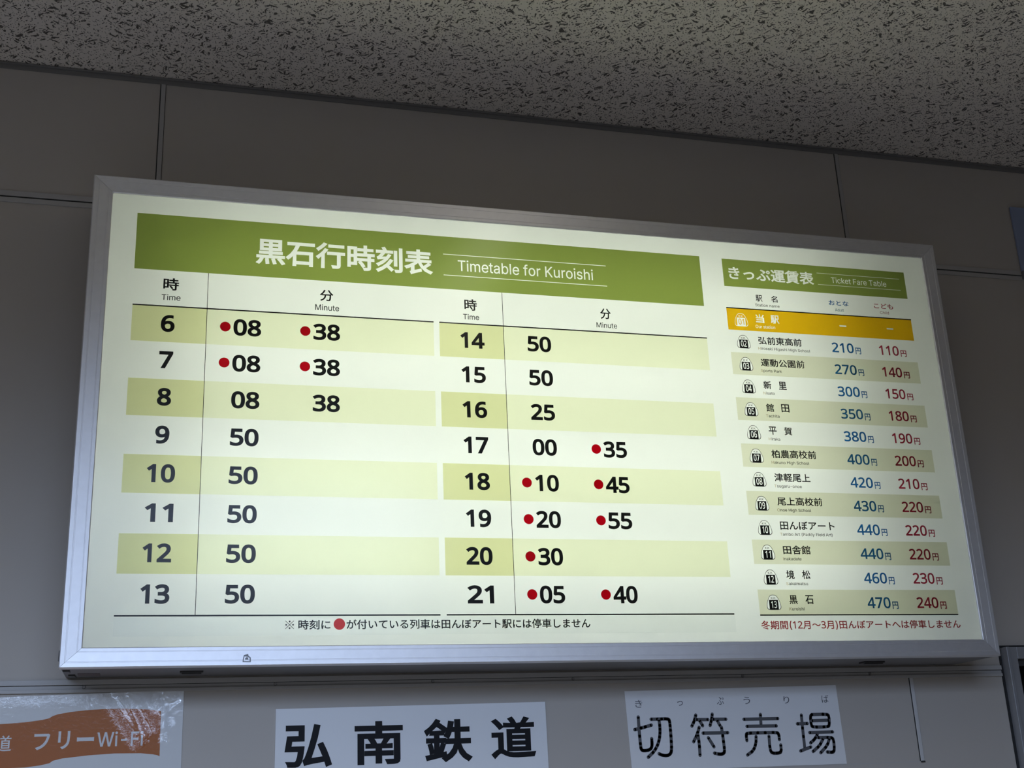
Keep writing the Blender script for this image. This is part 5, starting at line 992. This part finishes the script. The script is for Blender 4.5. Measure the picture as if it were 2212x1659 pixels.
# paper notice in round strokes
S1 = 3.687
def c7(pts):
    return [(1300 + x / S1, 1300 + y / S1) for x, y in pts]
paper = thing('ticket_counter_notice', 'white paper notice of thin round grey characters, right of the black-lettered plate', 'notice', (1.405, 0, EYE + 0.075))
child_fill(paper, 'sheet', [trace([(1348.8, 1493.1), (1577, 1486.4), (1805, 1479.8), (1829.4, 1649.9), (1597, 1658), (1365.5, 1666.5)], -0.0012)], -0.0012, 'paper', 0.0003)
KANJI = {
 '切': [[(290, 918), (298, 1040), (310, 1160), (316, 1180), (335, 1187), (380, 1180), (398, 1160), (400, 1125), (397, 1090)], [(262, 1018), (330, 1001), (395, 982)],
       [(392, 936), (460, 934), (522, 932), (538, 940), (545, 1000), (552, 1090), (556, 1180), (548, 1212), (520, 1226), (480, 1222), (456, 1210)],
       [(455, 940), (463, 1000), (463, 1060), (452, 1125), (420, 1188), (370, 1238)]],
 '符': [[(748, 902), (737, 948), (717, 990)], [(752, 938), (845, 938)], [(778, 945), (803, 987)], [(879, 895), (874, 940), (862, 985)], [(885, 936), (988, 935)],
       [(918, 943), (942, 988)], [(775, 1000), (760, 1055), (731, 1115)], [(765, 1060), (776, 1130), (782, 1222)], [(806, 1046), (1003, 1042)],
       [(953, 1000), (966, 1090), (978, 1185), (972, 1208), (945, 1216), (897, 1205)], [(848, 1083), (893, 1155)]],
 '売': [[(1131, 936), (1402, 930)], [(1263, 897), (1268, 985)], [(1155, 992), (1390, 988)],
       [(1155, 1105), (1149, 1060), (1156, 1046), (1270, 1043), (1395, 1040), (1409, 1053), (1414, 1098)],
       [(1228, 1072), (1228, 1125), (1208, 1185), (1160, 1220)], [(1331, 1070), (1340, 1180), (1356, 1206), (1405, 1206), (1430, 1195), (1425, 1140)]],
 '場': [[(1557, 972), (1637, 969)], [(1589, 902), (1602, 1040), (1617, 1170)], [(1583, 1188), (1665, 1156)],
       [(1672, 898), (1790, 895), (1808, 905), (1813, 985), (1797, 996), (1682, 998), (1668, 985), (1660, 912), (1672, 898)], [(1672, 947), (1808, 943)],
       [(1655, 1042), (1838, 1036)], [(1716, 1056), (1695, 1095), (1662, 1124)], [(1722, 1082), (1825, 1080), (1845, 1092), (1853, 1180), (1840, 1200), (1795, 1196)],
       [(1762, 1090), (1735, 1145), (1682, 1192)], [(1812, 1090), (1795, 1145), (1743, 1202)]]}
def strokes(name, lines, rad, y, m, parent):
    """round-ended monoline strokes printed on the sheet, one flat mesh per character"""
    bm = bmesh.new()
    for k, pts in enumerate(lines):
        P = [Vector((p[0], p[1])) for p in pts]
        # smooth the corners a little (one Chaikin pass on the inner points)
        if len(P) > 2:
            Q = [P[0]]
            for i in range(len(P) - 1):
                if i > 0:
                    Q.append(P[i].lerp(P[i + 1], 0.25))
                if i < len(P) - 2:
                    Q.append(P[i].lerp(P[i + 1], 0.75))
            P = Q + [P[-1]]
        yy = y - 0.00002 * k
        for i in range(len(P) - 1):
            a, b = P[i], P[i + 1]
            d = (b - a)
            if d.length < 1e-6:
                continue
            n = Vector((-d.y, d.x)).normalized() * rad
            vs = [bm.verts.new((v.x, yy, v.y + EYE)) for v in (a + n, a - n, b - n, b + n)]
            bm.faces.new(vs)
        for v in P:
            bm.faces.new([bm.verts.new((v.x + rad * math.cos(t * math.pi / 8), yy, v.y + EYE + rad * math.sin(t * math.pi / 8))) for t in range(16)])
    bmesh.ops.translate(bm, verts=bm.verts, vec=-parent.location)
    me = bpy.data.meshes.new(name)
    bm.to_mesh(me)
    bm.free()
    return link(name, me, M[m], parent)
for ch, ls in KANJI.items():
    strokes('character', [trace(c7(l), -0.0016) for l in ls], 0.0041, -0.0018, 'grey_letter', paper)
for ch, a in (('き', (265, 322, 783, 843)), ('っ', (600, 645, 790, 828)), ('ぷ', (915, 972, 760, 820)), ('う', (1128, 1180, 757, 815)), ('り', (1447, 1492, 752, 810)), ('ば', (1750, 1805, 742, 803))):
    c = trace(c7([(a[0], (a[2] + a[3]) / 2), (a[1], (a[2] + a[3]) / 2), ((a[0] + a[1]) / 2, a[2]), ((a[0] + a[1]) / 2, a[3])]), -0.0016)
    child_fill(paper, 'reading_letter', shape(ch, c[0][0], c[1][0], c[3][1], c[2][1], 0.5), -0.0018, 'small_letter')

# laminated poster at the left edge
S4 = 5.267
def c4(pts):
    return [(x / S4, 1440 + y / S4) for x, y in pts]
def laminate(name, color, creases):
    """print under a clear laminating pouch; creases = (x, z, dx, dz, half width, height) of the ridges in the film"""
    m, t, out = mat(name)
    L = t.links.new
    def mth(op, a, b_=None, c_=None):
        n = N(t, 'ShaderNodeMath', operation=op)
        for k, v in enumerate((a, b_, c_)):
            if v is None:
                continue
            if isinstance(v, (int, float)):
                n.inputs[k].default_value = v
            else:
                L(v, n.inputs[k])
        return n.outputs[0]
    tc = N(t, 'ShaderNodeTexCoord')
    sp = N(t, 'ShaderNodeSeparateXYZ')
    L(tc.outputs['Object'], sp.inputs[0])
    X, Z = sp.outputs[0], sp.outputs[2]
    fine = N(t, 'ShaderNodeTexNoise', Scale=150.0, Detail=4.0, Roughness=0.7, Distortion=0.8)
    L(tc.outputs['Object'], fine.inputs['Vector'])
    wav = N(t, 'ShaderNodeTexNoise', Scale=22.0, Detail=3.0, Roughness=0.5)
    L(tc.outputs['Object'], wav.inputs['Vector'])
    fn_ = mth('SUBTRACT', fine.outputs['Fac'], 0.5)
    H_ = None
    for x0, z0, dx, dz, w, h in creases:
        ln = math.hypot(dx, dz)
        tx, tz = dx / ln, dz / ln
        px, pz = mth('SUBTRACT', X, x0), mth('SUBTRACT', Z, z0)
        along = mth('ADD', mth('MULTIPLY', px, tx), mth('MULTIPLY', pz, tz))
        d = mth('SUBTRACT', mth('MULTIPLY', px, -tz), mth('MULTIPLY', pz, -tx))
        d = mth('MULTIPLY_ADD', fn_, w * 0.9, d)
        g = mth('POWER', 2.718, mth('MULTIPLY', mth('MULTIPLY', d, d), -1 / (w * w)))
        o_ = mth('MAXIMUM', mth('SUBTRACT', 0.0, along), mth('SUBTRACT', along, ln))
        lim = N(t, 'ShaderNodeMapRange', interpolation_type='SMOOTHSTEP')
        lim.inputs['From Min'].default_value = 0.0
        lim.inputs['From Max'].default_value = 0.012
        lim.inputs['To Min'].default_value = h
        lim.inputs['To Max'].default_value = 0.0
        L(o_, lim.inputs['Value'])
        g = mth('MULTIPLY', g, lim.outputs[0])
        H_ = g if H_ is None else mth('ADD', H_, g)
    # general fine puckering, strongest along the top edge
    top = N(t, 'ShaderNodeMapRange', interpolation_type='SMOOTHSTEP')
    top.inputs['From Min'].default_value = -0.045
    top.inputs['From Max'].default_value = 0.0
    top.inputs['To Min'].default_value = 0.07
    top.inputs['To Max'].default_value = 1.0
    L(Z, top.inputs['Value'])
    pk = mth('MULTIPLY', mth('ADD', mth('MULTIPLY', fn_, 0.0016), mth('MULTIPLY', wav.outputs['Fac'], 0.0045)), top.outputs[0])
    H_ = mth('ADD', H_, pk)
    bp = N(t, 'ShaderNodeBump', Strength=1.0, Distance=1.0)
    L(H_, bp.inputs['Height'])
    b = N(t, 'ShaderNodeBsdfPrincipled', Roughness=0.6)
    b.inputs['Base Color'].default_value = (*color, 1)
    b.inputs['Specular IOR Level'].default_value = 0.1
    b.inputs['Coat Weight'].default_value = 1.0
    b.inputs['Coat Roughness'].default_value = 0.03
    b.inputs['Coat IOR'].default_value = 2.3
    L(bp.outputs[0], b.inputs['Coat Normal'])
    L(b.outputs[0], out.inputs[0])
    return m

poster = thing('wifi_poster', 'laminated white poster with an orange banner, puckered at the top, at the left edge', 'poster', (0.0486, 0, EYE + 0.2862))
def crease(a, b_, w, h):
    p, q = on_plane(*a, -0.002) - poster.location, on_plane(*b_, -0.002) - poster.location
    return (p.x, p.z, q.x - p.x, q.z - p.z, w, h)
CR = [crease((236, 1498), (304, 1606), 0.0120, 0.0030), crease((268, 1500), (312, 1590), 0.0115, 0.0028), crease((303, 1498), (328, 1545), 0.0085, 0.0020),
      crease((330, 1500), (352, 1572), 0.0150, 0.0036), crease((350, 1546), (388, 1520), 0.0080, 0.0018), crease((358, 1530), (352, 1600), 0.0060, 0.0012),
      crease((185, 1500), (194, 1528), 0.0060, 0.0014), crease((214, 1498), (226, 1514), 0.0060, 0.0014), crease((283, 1497), (296, 1512), 0.0060, 0.0014)]
M['poster'] = laminate('laminated_white', (0.70, 0.70, 0.70), CR)
M['flag'] = laminate('laminated_orange', (0.40, 0.105, 0.022), CR)
M['flag_text'] = laminate('laminated_pale_letters', (0.70, 0.70, 0.72), CR)
child_fill(poster, 'sheet', [[(-0.68, -0.10), (0.0492, -0.10), (0.0481, 0.2858), (-0.3416, 0.2768), (-0.68, 0.2690)]], -0.0014, 'poster', 0.0006)
flagpx = [(-420, 640), (-300, 655), (-100, 662), (0, 655), (120, 647), (300, 632), (480, 607), (560, 588), (600, 562), (660, 542), (800, 517), (1000, 494), (1200, 482),
          (1400, 478), (1600, 482), (1740, 492), (1832, 508), (1815, 1020), (1790, 1008), (1740, 998), (1600, 985), (1300, 988), (1000, 1010), (700, 1046), (600, 1072),
          (560, 1100), (450, 1125), (280, 1148), (0, 1160), (-300, 1165), (-420, 1150)]
flag = trace(c4(flagpx), -0.0022)
def tx4(ch, a, bold, latin=False, ex=0.0):
    my = (a[2] + a[3]) / 2
    c = trace(c4([(a[0], my), (a[1], my), ((a[0] + a[1]) / 2, a[2]), ((a[0] + a[1]) / 2, a[3])]), -0.0022)
    return shape(ch, c[0][0], c[1][0], c[3][1], c[2][1], bold, latin)
wt_ = [tx4('道', (-55, 130, 785, 965), 3.0), tx4('フ', (385, 567, 765, 950), 7.0), tx4('リ', (660, 795, 733, 940), 7.0), tx4('ー', (875, 1070, 803, 850), 3.0),
       tx4('Wi-Fi', (1105, 1628, 742, 905), 9.0, True)]
child_fill(poster, 'orange_banner', [[flag], [c for w_ in wt_ for c in w_]], -0.0022, 'flag')
for w_ in wt_:
    child_fill(poster, 'banner_letter', w_, -0.0022, 'flag_text')

# blue board at the right edge, near the ceiling
bb = thing('blue_board', 'dark blue board at the right edge of the picture, high beside the lightbox', 'board', (2.508, 0, EYE + 1.50))
bm = bmesh.new()
bm_box(bm, 0.0, 0.60, -0.010, -0.001, 0.005, 0.2257, 0.002)
to_obj('panel', bm, M['navy'], bb)
bm = bmesh.new()
bm_box(bm, -0.0015, 0.60, -0.014, -0.001, -0.022, 0.004, 0.001)
to_obj('ledge', bm, M['navy_edge'], bb)
